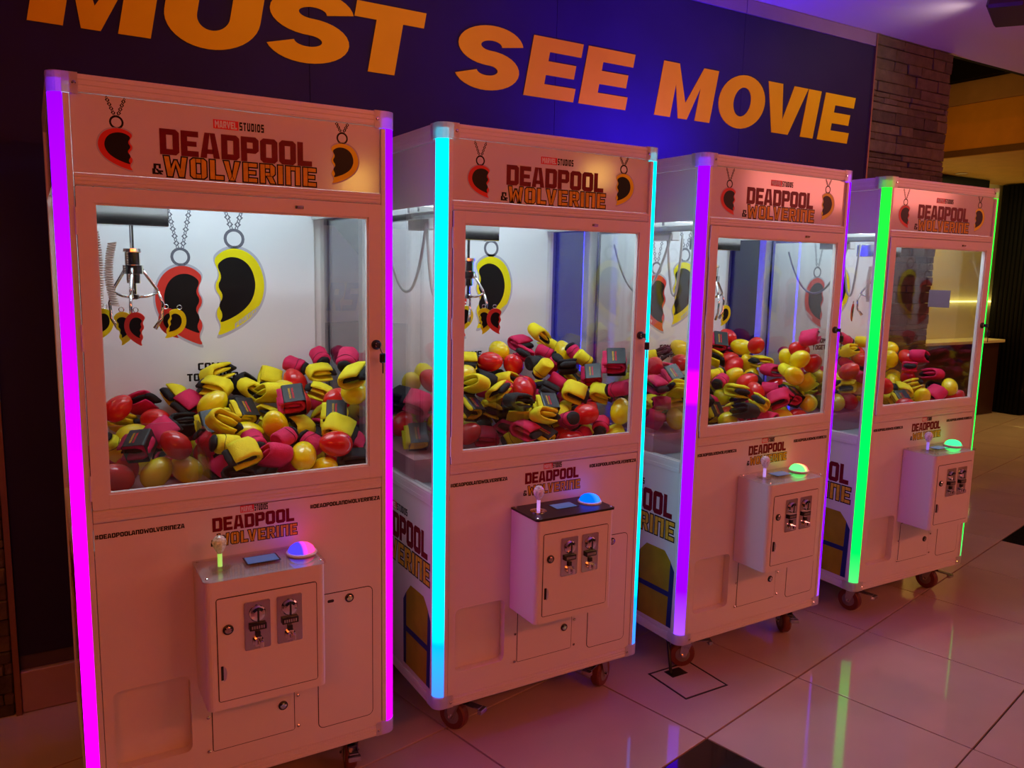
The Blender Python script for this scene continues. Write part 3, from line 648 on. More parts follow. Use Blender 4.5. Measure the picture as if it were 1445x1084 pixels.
for mi, mc in enumerate(MACH):
    root = empty('claw_machine', (mc['x'], mc['y'], 0), mc['r']); tag(root, MLABEL[mi], 'claw machine', 'row of claw machines'); ROOTS.append(root)
    P = lambda name, key, b, m, par=root, loc=BL, rot=(0, 0, 0), smooth=False: part(name, key, b, m, par, loc, rot, smooth)
    Q = lambda name, key, b, m, par, loc=(0, 0, 0), rot=(0, 0, 0), smooth=False: part(name, key, b, m, par, loc, rot, smooth)
    for s in (0, 1):
        wr = fl_(s)
        P('led_strip', 'led%d' % s, wr(led_b), LEDS[mi], smooth=False)
        P('frame_post', 'fpost%d' % s, wr(fpost_b), PAINT)
        c1 = P('corner_cap', 'capt%d' % s, wr(cap_b(1.713, 1.755)), CAPM); Q('screw', 'capts%d' % s, wr(screws([(.052, 1.735)])), CHROME, c1)
        c2 = P('corner_cap', 'capb%d' % s, wr(cap_b(.002, .040)), CAPM); Q('screw', 'capbs%d' % s, wr(screws([(.052, .016)])), CHROME, c2)
        P('frame_post', 'rpost%d' % s, wr(lambda bm: bx(bm, 0, .040, D-.040, D, .0, 1.755, .002)), PAINT)
        P('side_rail', 'srt%d' % s, wr(rail_y(0, .028, 1.707, 1.755)), PAINT)
        P('side_rail', 'srm%d' % s, wr(rail_y(0, .028, .642, .682)), PAINT)
        P('side_rail', 'srb%d' % s, wr(rail_y(0, .028, .0, .032)), PAINT)
        P('upper_side_panel', 'usp%d' % s, wr(lambda bm: bx(bm, .005, .011, .043, D-.041, 1.532, 1.706)), SIGN)
        P('side_glass', 'sg%d' % s, wr(lambda bm: bx(bm, .010, .014, .043, D-.041, .683, 1.531)), SGLASS)
        sp_ = P('lower_side_panel', 'lsp%d' % s, wr(lambda bm: bx(bm, .004, .010, .043, D-.041, .033, .641)), SIGN)
        if s == 0:
            logo(sp_, 'sl', SIDE(.004), (0, 0, 0), (-.52, .461, .448, .086), (-.545, .380, .498, .072), (-.40, .556, .172, .026), (-.60, .385, .045, .04))
            # plain stand-in print: mustard block with navy bands
            Q('printed_block', 'sblk', lambda bm: poly(bm, [(-.235, .05), (-.075, .05), (-.065, .30), (-.10, .335), (-.20, .335), (-.235, .30)], SIDE(.004), 0, .0004), MUST, sp_)
            Q('printed_band', 'sbnd', lambda bm: [poly(bm, p, SIDE(.004), .0004, .0008) for p in ([(-.075, .05), (-.05, .05), (-.045, .27), (-.066, .30)], [(-.255, .05), (-.235, .05), (-.235, .30), (-.258, .27)], [(-.235, .165), (-.07, .165), (-.07, .185), (-.235, .185)])], NAVYI, sp_)
    P('top_rail', 'trail', rail_x(1.717, 1.755), PAINT); P('middle_rail', 'mrail', rail_x(1.518, 1.545), PAINT)
    P('lower_rail', 'lrail', rail_x(.744, .775), PAINT); P('bottom_rail', 'brail', rail_x(.0, .031), PAINT)
    P('rear_rail', 'rrail', lambda bm: [bx(bm, .041, W-.041, D-.03, D, a, b, .001) for a, b in ((1.715, 1.755), (0, .03))], PAINT)
    P('roof', 'roof', lambda bm: bx(bm, .03, W-.03, .031, D-.031, 1.742, 1.752), PAINT)
    P('base', 'base', lambda bm: bx(bm, .03, W-.03, .031, D-.031, .002, .012), GREYF)
    for y in (.08, .52): P('interior_light', 'ilight', lambda bm: bx(bm, .12, W-.12, 0, .018, 1.722, 1.738, .003), LEDW, root, (0, y, H0))
    bk = P('back_panel', 'back', lambda bm: bx(bm, .041, W-.041, .600, .612, .03, 1.715), BACKW)
    pendant(bk, 'bp0', FRONT(.600), False, .262, .412, 1.085, 1.352, 1.56, .040, (0, 0, 0))
    pendant(bk, 'bp1', FRONT(.600), True, .434, .602, 1.112, 1.410, 1.56, .038, (0, 0, 0))
    Q('pendant_lettering', 'bpt0', lambda bm: text(bm, FRONT(.600), .0005, .0008, 'BEST', .283, 1.170, .050, .013, rise=-.035, gap=.8), INKW, bk)
    Q('pendant_lettering', 'bpt1', lambda bm: text(bm, FRONT(.600), .0005, .0008, 'FRIENDS', .500, 1.150, .075, .014, rise=.055, gap=.8), INKS, bk)
    Q('slogan_lettering', 'bsl', lambda bm: (text(bm, FRONT(.600), 0, .0005, 'COME', .384, 1.018, .085, .024), text(bm, FRONT(.600), 0, .0005, 'TOGETHER', .351, .985, .155, .024)), INKK, bk)
    hd = P('header_panel', 'hdr', lambda bm: bx(bm, .0425, W-.0425, .008, .014, 1.546, 1.716), SIGN)
    logo(hd, 'hl', FRONT(.008), (0, 0, 0), (.221, 1.600, .355, .058), (.228, 1.551, .365, .046), (.340, 1.670, .118, .021), (.203, 1.554, .023, .024))
    pendant(hd, 'hp0', FRONT(.008), False, .090, .168, 1.553, 1.652, 1.712, .018, (0, 0, 0))
    pendant(hd, 'hp1', FRONT(.008), True, .622, .702, 1.558, 1.668, 1.712, .014, (0, 0, 0))
    dr = P('glazed_door', 'dframe', door_frame_b, PAINT)
    Q('door_gap', 'dgap', gapline(.0437, W-.0437, .7772, 1.5158, .0008, .0013, .002), DARK, dr)
    Q('pane', 'dpane', lambda bm: bx(bm, .080, W-.080, .003, .007, .812, 1.480), GLASS, dr)
    for z in (.80, 1.15, 1.41): Q('hinge', 'dhinge', lambda bm: cyl(bm, (.0425, -.004, 0), (.0425, -.004, .06), .0028, n=10), PAINT, dr, (0, 0, z))
    Q('latch', 'dlatch', lambda bm: [bx(bm, .527, .549, -.0095, -.006, 1.493, 1.501, .001), cyl(bm, (.531, -.012, 1.497), (.545, -.012, 1.497), .003, n=8)], STEEL, dr)
    Q('door_lock', 'dlock', lambda bm: lathe(bm, [(.013, .006), (.013, .012), (.008, .016), (.0075, .013)], (.740, 0, 1.145), 'y', 20), BLACK, dr)
    Q('lock_core', 'dlockc', lambda bm: lathe(bm, [(.007, .012), (.007, .018), (.004, .019)], (.740, 0, 1.145), 'y', 14), CHROME, dr)
    Q('key', 'dkey', lambda bm: [bx(bm, .738, .742, -.034, -.018, 1.138, 1.152), tube(bm, [(.740, -.034, 1.140), (.744, -.036, 1.128), (.748, -.034, 1.124)], .0012, 6), bx(bm, .740, .756, -.040, -.029, 1.098, 1.124, .003), bx(bm, .747, .750, -.036, -.034, 1.070, 1.098)], BLACK, dr)
    fp = P('front_panel', 'fpan', front_panel_b, PAINT)
    logo(fp, 'fl', FRONT(.002), (0, 0, 0), (.307, .683, .206, .036), (.318, .645, .206, .031), (.376, .724, .069, .018), (.302, .646, .013, .017))
    Q('hashtag_lettering', 'htl', lambda bm: text(bm, FRONT(.002), 0, .0006, '#DEADPOOLANDWOLVERINEZA', .045, .7045, .200, .0112, gap=.45), INKK, fp)
    Q('hashtag_lettering', 'htr', lambda bm: text(bm, FRONT(.002), 0, .0006, '#DEADPOOLANDWOLVERINEZA', .556, .7095, .200, .0112, gap=.45), INKK, fp)
    P('flap_rim', 'flaprim', gapline(.0665, .2415, .1085, .3145, .002, .0035, .018), PAINT)
    P('prize_flap', 'flap', plate(.0665, .2415, .1085, .3145, .034, -.003, .004, .016), PAINT)
    cdn = P('cash_door', 'cashd', plate(.292, .503, .092, .268, .002, 0, .0016), PAINT)
    Q('gap', 'cashg', gapline(.292, .503, .092, .268, .002), DARK, cdn); Q('screw', 'cashs', screws([(.281, .096), (.514, .101), (.514, .19), (.281, .19)]), STEEL, cdn)
    Q('lock_ring', 'lockr', lock_b, BLACK, cdn, (.473, .0005, .171)); Q('lock_core', 'lockc', lock_c, STEEL, cdn, (.473, .0005, .171), smooth=False)
    sd = P('service_door', 'svcd', plate(.572, .729, .074, .461, .002, 0, .0012, .014), PAINT)
    Q('gap', 'svcg', gapline(.572, .729, .074, .461, .002, r=.014), DARK, sd)
    Q('lock_ring', 'lockr', None, BLACK, sd, (.662, .0008, .440)); Q('lock_core', 'lockc', None, STEEL, sd, (.662, .0008, .440))
    Q('finger_pull', 'svcf', plate(.600, .618, .436, .444, .002, .0012, .002, .003), DARK, sd)
    cb = P('control_box', 'cbox', control_box_b, PAINT)
    tpm = BLACK if mc['top'] == 'black' else ACRYL
    Q('top_plate', 'ctop', top_plate_b, tpm, cb)
    Q('plate_screw', 'ctops', lambda bm: [lathe(bm, [(.004, .617), (.004, .619), (.002, .620)], (x, y, 0), 'z', 10) for x in (.266, .540) for y in (-.014, -.140)], CHROME, cb)
    Q('coin_door', 'coind', plate(.284, .523, .308, .566, -.150, 0, .0016), PAINT, cb); Q('coin_door_gap', 'coing', gapline(.284, .523, .308, .566, -.150), DARK, cb)
    for cx in (.3765, .4545):
        L = (cx, -.1516, .486)
        Q('coin_plate', 'cplate', coin_plate_b, STEEL, cb, L); Q('coin_entry', 'centry', coin_entry_b, CHROME, cb, L); Q('coin_slot', 'cslot', coin_slot_b, BLACK, cb, L)
        Q('coin_label', 'clabel', coin_label_b, BLACK, cb, L); Q('coin_label_print', 'clabelp', coin_label_print_b, STEEL, cb, L)
        Q('coin_return', 'cchute', coin_chute_b, BLACK, cb, L); Q('return_lever', 'clever', coin_lever_b, CHROME, cb, L)
    Q('lock_ring', 'lockr', None, BLACK, cb, (.308, -.1516, .488)); Q('lock_core', 'lockc', None, STEEL, cb, (.308, -.1516, .488))
    Q('finger_pull', 'fing', finger_b, CHROME, cb, (.293, -.1516, .380)); Q('finger_hole', 'fingh', lambda bm: bx(bm, -.004, .001, -.0006, .001, -.018, .018), BLACK, cb, (.293, -.1516, .380))
    Q('display', 'lcd', lambda bm: bx(bm, .373, .449, -.086, -.040, .6172, .6180), LCD, cb); Q('display_rim', 'lcdr', lambda bm: bx(bm, .369, .453, -.090, -.036, .6170, .6175), BLACK, cb)
    js = P('joystick', 'jbase', joy_base_b, ACRYL if mc['top'] != 'black' else CHROME, root, (.308, -.078, H0+.617))
    jm = mat('joystick_light_%d' % mi, (.6, .6, .6), .1, emit=mc['joy'], estr=.7)
    Q('shaft', 'jshaft', joy_shaft_b, jm, js, smooth=False)
    Q('knob', 'jknob', joy_knob_b, mat('crystal_knob_%d' % mi, (.85, .80, .78), .05, var=.5, scale=160, emit=mc['joy'], estr=.04), js)
    bt = P('push_button', 'bring', button_ring_b, PAINT, root, (.512, -.066, H0+.617))
    bmx = ledmat('button_light_%d' % mi, [(0, mc['btn'][0]), (1, mc['btn'][1])], 3.2)
    nt = bmx.node_tree; sx = [n for n in nt.nodes if n.type == 'SEPXYZ'][0]; rp = [n for n in nt.nodes if n.type == 'VALTORGB'][0]
    for l in list(rp.inputs['Fac'].links): nt.links.remove(l)
    nt.links.new(sx.outputs['X'], rp.inputs['Fac']); rp.color_ramp.elements[0].position = .40; rp.color_ramp.elements[1].position = .62
    Q('dome', 'bdome', button_dome_b, bmx, bt, smooth=True)
    for k, (x, y, a) in enumerate(((.125, .085, 0.5), (.690, .085, -.5), (.12, .56, .4), (.69, .56, -.4))):
        c_ = P('caster', 'cplt', caster_plate_b, STEEL, root, (x, y, 0), (0, 0, a+.3*((mi*7+k*3) % 5-2)))
        Q('fork', 'cfork', caster_fork_b, STEEL, c_); Q('tyre', 'cwheel', caster_wheel_b, RUBBER, c_, smooth=False); Q('hub', 'chub', caster_hub_b, GREYW, c_); Q('axle', 'cbolt', caster_bolt_b, CHROME, c_)
        if k < 2: Q('brake', 'cbrake', caster_brake_b, STEEL, c_)
    # inside
    P('deck', 'deck', lambda bm: bx(bm, .016, W-.016, .032, .598, .655, .668), GREYF)
    P('prize_bed', 'pbed', lambda bm: plan(bm, [(.020, .21), (.315, .21), (.315, .035), (W-.020, .035), (W-.020, .596), (.020, .596)], .669, .745), PINK)
    P('chute_wall', 'chute0', lambda bm: bx(bm, .016, .314, .2, .204, .669, .935), ACRYL); P('chute_wall', 'chute1', lambda bm: bx(bm, .310, .314, .03, .1998, .669, .935), ACRYL)
    ga = P('gantry', 'gantry', lambda bm: [bx(bm, a, b, .05, .59, 1.500, 1.520, .002) for a, b in ((.03, .052), (W-.052, W-.03))], ALU)
    x, y, a0 = mc['claw']
    Q('cross_beam', 'xbeam%d' % mi, lambda bm: [bx(bm, .03, W-.03, y-.045, y-.030, 1.522, 1.540, .002), bx(bm, .03, W-.03, y+.030, y+.045, 1.522, 1.540, .002)], ALU, ga)
    Q('end_block', 'xend%d' % mi, lambda bm: [bx(bm, .055, .095, y-.06, y+.10, 1.47, 1.52, .003)], PAINT, ga)
    Q('carriage', 'carr', carriage_b, STEEL, ga, (x, y, 0))
    cw_ = P('claw', 'clawb', claw_body_b, CHROME, root, (x, y, H0), smooth=False)
    Q('stem', 'cstem', claw_stem_b, STEEL, cw_); Q('claw_hub', 'chb', claw_hub_b, STEEL, cw_)
    for k in range(3): Q('claw_arm', 'carm', claw_arm_b, CHROME, cw_, (0, 0, 0), (0, 0, a0+k*2*math.pi/3), True)
    Q('coil_cord', 'coil0', coil_b(-.045, .0, 1.40, 1.24, .0085, 26, -.012), COILM, cw_, smooth=True)
    if mi == 0: Q('coil_cord', 'coil1', coil_b(-.085, -.01, 1.425, 1.235, .0085, 30, .006), COILM, cw_, smooth=True)
    if mi > 0:
        ya = .20
        P('hose', 'hose0', hose_b(.205, 1.49, .53, 1.46, .20, .055), CABLE, smooth=True)
        P('hose', 'hose1', hose_b(.16, 1.49, .24, 1.49, .22, .07), CABLE, smooth=True)
    if mi == 3: P('glass_sticker', 'gstick', lambda bm: bx(bm, W-.0145, W-.0142, .184, .293, 1.214, 1.297), mat('mauve_sticker', (0.16, 0.10, 0.13), 0.5))
    if mi == 2:
        for s in (0, 1): P('rear_led_strip', 'rled%d' % s, fl_(s)(lambda bm: bx(bm, .010, .030, D+.001, D+.012, .05, 1.72)), BLUELED)
    li = area('cabinet_lamp', (0, 0, 0), (0, 0, -1), .56, .16, 3.2, (.68, .87, 1.0)); li.parent = root; li.location = (W/2, .17, H0+1.715); li.rotation_euler = (0, 0, 0)

bar = empty('added_light_bar', (1.02, .60, H0+HT)); tag(bar, 'added blue-violet light bar lying on top of the violet-lit machine', 'light bar')  # made-up lamp, added to give the blue glow on wall and ceiling
part('housing', 'lbh', lambda bm: bx(bm, 0, .70, -.025, .025, .001, .018, .002), BLACK, bar); part('diodes', 'lbd', lambda bm: bx(bm, .01, .69, -.018, .018, .0185, .022), BLUELED, bar)
vb = area('added_bar_glow', (1.37, .60, H0+HT+.03), (1.37, .62, 3.0), .68, .03, 17, (.06, .012, 1.0))  # light of the added bar, tints wall and ceiling blue-violet

# charms hanging from the claw arms
for mi, k, mirr, dx in ((0, 0, False, -.006), (0, 0, True, .022), (0, 1, True, 0.0), (0, 2, False, .012), (0, 2, True, -.014), (1, 0, True, -.01), (1, 2, False, .006), (1, 2, True, -.018), (2, 0, True, 0), (3, 0, True, 0), (3, 1, False, 0)):
    mc = MACH[mi]; x, y, a0 = mc['claw']; a = a0+k*2*math.pi/3
    p = ROOTS[mi].matrix_basis @ Vector((x+.092*math.cos(a)+dx*.6, y+.092*math.sin(a)-.012*(1 if dx > 0 else -1)*(1 if dx else 0), H0+1.188))
    t = part('heart_charm', 'hch%d' % mirr, heart_charm_b(mirr), INKL if mirr else INKP, None, p, (0.05, 0.2*math.sin(k*3+dx*80), .5*math.sin(7*dx+k*2)))
    tag(t, '%s half-heart charm %s in the %s' % ('yellow' if mirr else 'red', ('hanging from the claw arm on the right', 'on the rear claw arm', 'on the left front claw arm')[k], WHERE[mi]), 'charm', 'half-heart charms on the claws')
    part('centre', 'hci%d' % mirr, heart_charm_in(mirr), INKK, t)
    part('loop', 'hcl', lambda bm: tube(bm, [(.006*math.cos(q*math.pi/5), 0, .047+.006*math.sin(q*math.pi/5)) for q in range(11)], .0012, 6), CHROME, t)

# ------------------------------------------------------------------ prizes
def soften(bm, s, f, seed=0):
    for v in bm.verts:
        n = noise.noise_vector(v.co*f+Vector((seed*7.1, 0, 0))); v.co += n*s
def egg_b(bm):
    prof = []
    for k in range(15):
        t = math.pi*k/14; z = -math.cos(t)*.050; r = math.sin(t)*.0375*(1+.09*math.cos(t))
        prof.append((max(r, .003), z))
    lathe(bm, prof, n=20)
def roll_b(x0, x1):
    def f(bm):
        n = 22; rings = []
        prof = [(.004, x0+.004), (.008, x0+.0005), (.012, x0+.004), (.016, x0+.0005), (.020, x0+.004), (.025, x0), (.031, x0+.003), (.034, x0+.010), (.0335, (x0+x1)/2), (.034, x1-.010), (.031, x1-.003), (.025, x1), (.020, x1-.004), (.016, x1-.0005), (.012, x1-.004), (.004, x1-.003)]
        lathe(bm, prof, axis='x', n=n)
        for v in bm.verts: v.co.z *= .84
        soften(bm, .0035, 45)
    return f
def seam_b(bm): tube(bm, [(.010+.003*math.sin(k), .0348*math.cos(k*math.pi/9), .0296*math.sin(k*math.pi/9)) for k in range(19)], .0009, 5)
def stroke(bm, path, th, w, seed=0, n=7, puff=.003):
    """a thick strap following path in the x-z plane, w wide along y"""
    m = len(path); rows = []
    for j in range(n):
        y = -w/2+w*j/(n-1); e = 1-.55*abs(2*j/(n-1)-1)**4; row = []
        up, dn = [], []
        for k in range(m):
            a = Vector(path[max(k-1, 0)]); b = Vector(path[min(k+1, m-1)]); t = (b-a).normalized(); nx, nz = -t.y, t.x
            h = th/2*e*(.6 if k in (0, m-1) else 1)
            up.append((path[k][0]+nx*h, y, path[k][1]+nz*h)); dn.append((path[k][0]-nx*h, y, path[k][1]-nz*h))
        rows.append([bm.verts.new(p) for p in up+dn[::-1]])
    L = 2*m
    for r0, r1 in zip(rows, rows[1:]):
        for k in range(L): bm.faces.new((r0[k], r0[(k+1) % L], r1[(k+1) % L], r1[k]))
    bm.faces.new(rows[0][::-1]); bm.faces.new(rows[-1])
def fold_outer(bm):
    p = [(-.040, .020), (-.015, .023), (.012, .022), (.030, .018), (.040, .008), (.042, -.004), (.036, -.016), (.022, -.021), (0, -.022), (-.022, -.021), (-.042, -.018)]
    stroke(bm, p, .0145, .074); soften(bm, .0035, 38)
def fold_inner(bm):
    stroke(bm, [(-.034, .004), (-.012, .0045), (.010, .004), (.026, .001)], .0155, .068); soften(bm, .003, 38, 3)
def fold_toe(bm):
    stroke(bm, [(-.056, .000), (-.048, .003), (-.040, .004), (-.036, .003)], .026, .060); soften(bm, .004, 45, 5)
def sleeve_b(bm):
    a = rrect(-.024, .0455, -.0335, .0335, .006, 3); b = rrect(-.024+.0012, .0455-.0012, -.0323, .0323, .005, 3); n = len(a)
    for k in range(n):
        q = [a[k], a[(k+1) % n], b[(k+1) % n], b[k]]
        poly(bm, q, lambda u, v, d: (u, d, v), -.040, .040)
def sleeve_print(bm):
    def mpz(u, v, d): return (u, v, .0335+d)
    for p in text_pieces('DEADPOOL', -.026, .000, .050, .006): poly(bm, [(.012-b*1.0, a) for a, b in p], lambda u, v, d: (u, v, .0335+d), 0, .0004)
def sleeve_print2(bm):
    for p in text_pieces('WOLVERINE', -.026, .000, .050, .006): poly(bm, [(.002-b*1.0, a) for a, b in p], lambda u, v, d: (u, v, .0335+d), 0, .0004)
FAB = {'y': mat('yellow_knit', (0.93, 0.80, 0.006), 0.75, var=.08, scale=30, bump=.25, bscale=260), 'm': mat('crimson_knit', (0.72, 0.010, 0.10), 0.75, var=.12, scale=30, bump=.25, bscale=260), 'k': mat('black_knit', (0.014, 0.013, 0.015), 0.8, bump=.25, bscale=260)}
PLA = {'y': mat('yellow_egg_plastic', (0.95, 0.74, 0.004), 0.12, var=.03, coat=.3), 'r': mat('red_egg_plastic', (0.74, 0.014, 0.012), 0.12, var=.03, coat=.3)}
CARD = mat('black_card', (0.02, 0.02, 0.022), 0.3)
COLN = {'y': 'yellow', 'm': 'crimson', 'k': 'black', 'r': 'red'}
# visible prizes: per batch, machine, zoom origin x, y and scale, then kind+colour and position in that zoom.
# e = egg, s = folded sock, w = rolled sock, c = sock pack in a card sleeve
BATCH = [
 (0, 0, 400, 2.408, 'er 405 403 er 525 447 ey 448 500 er 595 555 er 420 655 ey 520 675 ey 635 655 ey 728 405 er 710 550 ey 855 470 er 995 315 ey 960 345 er 1000 378 er 1160 388 ey 1207 350 ey 1040 580 er 1140 565 ey 1115 620 ey 917 462 sy 740 300 sy 735 345 sy 608 368 sy 860 345 sy 905 312 sy 935 372 sy 1090 288 sy 1090 345 sy 1205 290 wy 770 520 sy 835 575 sy 760 478 sy 430 440 wy 385 540 sy 1045 445 sy 1145 515 sy 915 405 sm 490 385 sm 640 395 wm 1020 255 wm 1088 240 wm 855 515 wm 965 500 wm 1060 510 wm 690 520 sm 750 640 sm 925 570 sm 985 620 sm 1210 505 sm 560 490 wm 1190 240 sk 835 312 wk 795 385 sk 880 630 sk 820 640 sk 1200 570 wk 680 350 cy 825 430 cy 715 458 cm 990 405 cy 1115 440 cm 510 600 cm 735 580 sk 605 440'),
 (1, 530, 420, 3.284, 'ey 573 225 er 525 275 ey 868 228 er 665 290 er 715 375 er 690 425 er 615 405 ey 435 345 er 990 490 er 960 535 er 905 620 ey 1135 525 er 445 610 sy 765 160 sy 815 190 sy 440 270 sy 600 350 sy 480 385 sy 545 470 wy 760 325 sy 925 415 sy 1040 405 sy 760 520 wy 645 640 sy 1150 575 wy 995 285 sy 670 490 sy 555 425 sm 670 190 wm 790 230 sm 690 240 wm 825 285 wm 930 250 sm 855 345 wm 1130 430 wm 885 535 wm 1070 575 wm 985 620 sm 600 600 sm 700 585 sm 550 640 sk 500 345 sk 640 470 wk 720 285 sk 800 400 sk 870 320 cy 430 490 cm 1000 345 cy 905 330 cy 820 500 cy 745 640 cm 1135 275 ey 165 370 sy 235 330 sm 190 460 er 120 565 cy 170 680 er 260 360 sk 110 430'),
 (2, 880, 200, 3.011, 'ey 507 870 er 567 870 er 450 900 er 470 935 ey 530 915 ey 555 960 ey 470 975 er 530 1005 er 585 1050 ey 720 908 ey 785 925 ey 745 962 er 760 880 er 825 970 er 680 1010 er 437 828 sy 385 900 wy 400 970 sy 480 1040 sy 700 970 sy 820 1030 sy 740 1030 sy 590 930 wm 410 1000 sm 635 945 sm 450 860 sm 810 840 sm 640 1045 sk 560 1000 cm 403 835 cm 680 1062 ey 243 862 er 240 920 sk 150 890 sy 110 900 sm 190 950 cm 200 985 sm 130 1010 sy 215 1060 er 130 940'),
 (2, 880, 560, 2.711, 'ey 410 73 er 695 45 sy 540 35 sy 630 65 ey 730 35 sm 615 30 sm 570 60 cy 345 75 sk 480 40 sy 200 20 sy 205 65 sm 150 50 ey 190 120 sm 110 110'),
 (3, 1145, 220, 3.187, 'ey 370 895 ey 350 850 er 420 890 ey 340 935 ey 365 975 er 440 985 er 340 1025 ey 500 1025 ey 490 1060 ey 615 1040 sm 485 890 sm 445 930 sm 530 990 sm 570 1045 sy 410 1045 sy 470 1015 sk 545 1035 cy 395 1082 er 680 1078 sy 165 860 sy 225 830 er 210 870 er 215 900 wm 160 905 er 170 950 wm 200 1000'),
 (3, 1180, 300, 3.19, 'ey 95 760 ey 20 835 er 45 890 sk 110 700 sy 70 770 wm 40 560 er 300 850 ey 268 760')]
def surf(mi, x, y):
    """height of the heap (body z) at a place inside a machine"""
    t = max(0, min(1, (y-.05)/.5))
    hgt = ([(0, .02), (.12, .05), (.25, .12), (.40, .20), (.55, .20), (.70, .25), (.8, .25)], [(0, .14), (.2, .20), (.4, .25), (.55, .30), (.7, .27), (.8, .22)],
           [(0, .20), (.2, .22), (.4, .18), (.55, .16), (.7, .20), (.8, .20)], [(0, .24), (.2, .24), (.35, .14), (.5, .05), (.65, .02), (.8, .02)])[mi]
    for (xa, ha), (xb, hb) in zip(hgt, hgt[1:]):
        if xa <= x <= xb: h = ha+(hb-ha)*(x-xa)/(xb-xa); break
    else: h = hgt[-1][1]
    f0 = (.86, .88, .87, .86)[mi]
    return f0+h*t**.8-.03
def inbox(x, y): return .052 <= x <= W-.052 and .050 <= y <= .555 and not (x < .355 and y < .245)
ITEMS = [[] for _ in MACH]
for mi, ox, oy, sc, s in BATCH:
    tk = s.split(); mc = MACH[mi]; cr, sr = math.cos(mc['r']), math.sin(mc['r'])
    for k in range(0, len(tk), 3):
        px, py = ox+float(tk[k+1])/sc, oy+float(tk[k+2])/sc; d = ray(px, py); q = None
        for st in range(900):
            p = CAM+d*(1.8+st*.005); wx, wy = p[0]-mc['x'], p[1]-mc['y']
            lx, ly, lz = cr*wx+sr*wy, -sr*wx+cr*wy, p[2]-H0
            if inbox(lx, ly):
                q = (lx, ly, lz)
                if lz < surf(mi, lx, ly)-.005: break
        if q: ITEMS[mi].append([tk[k], px, py, np.array(q), np.array([cr*d[0]+sr*d[1], -sr*d[0]+cr*d[1], d[2]])])
def rotm(e): return np.array(Euler(e).to_matrix())
PROX = {'e': [((0, 0, 0), .0385), ((0, 0, .018), .0325), ((0, 0, -.018), .0350), ((0, 0, .034), .018), ((0, 0, -.034), .018)],
        'w': [((x, 0, 0), .0365) for x in (-.016, -.002, .010)]+[((x, .016*math.cos(a), .014*math.sin(a)), .020) for x in (-.026, .014) for a in (0, 1.57, 3.14, 4.71)]+[((.026, 0, 0), .027)],
        's': [((x, y, z), .0165) for x in (-.034, -.010, .016) for y in (-.022, 0, .022) for z in (-.014, .014)]+[((.032, y, 0), .0165) for y in (-.022, 0, .022)]+[((-.046, y, 0), .0165) for y in (-.016, 0, .016)],
        'c': [((x, y, z), .0175) for x in (-.034, -.012, .010, .032) for y in (-.024, 0, .024) for z in (-.018, .018)]}
HULLR = {k: max(np.linalg.norm(p)+r for p, r in v) for k, v in PROX.items()}
rg = np.random.RandomState(5)
def pose(kd, vis):
    if kd[0] == 'e': return (rg.uniform(.5, 1.6), rg.uniform(-.5, .5), rg.uniform(0, 6.28))
    if kd[0] == 'w': return (rg.uniform(-.4, .4), rg.uniform(-.9, .9), rg.uniform(0, 6.28))
    if kd[0] == 'c' and vis: return (rg.uniform(.4, .9), rg.uniform(-.3, .3), rg.uniform(-.7, .7))
    return (rg.uniform(-.7, .7), rg.uniform(-.7, .4), rg.uniform(0, 6.28))
def walls(X, sp, rad):
    """push items (centres X, with world sphere offsets sp[i], rad[i]) out of the cabinet walls, bed and chute"""
    for i in range(len(X)):
        S = X[i]+sp[i]; r = rad[i]
        X[i][0] += max(0, (.0165+r-S[:, 0]).max()); X[i][0] -= max(0, (S[:, 0]+r-(W-.0165)).max())
        X[i][1] += max(0, (.0440+r-S[:, 1]).max()); X[i][1] -= max(0, (S[:, 1]+r-.5975).max()); X[i][2] += max(0, (.7465+r-S[:, 2]).max())
        S = X[i]+sp[i]; ax, ay = .3145+r-S[:, 0], .2045+r-S[:, 1]; c = np.minimum(ax, ay); k = c.max()
        if k > 0 and (S[:, 2]-r).min() < .94:
            if ax.max() < ay.max(): X[i][0] += ax.max()
            else: X[i][1] += ay.max()
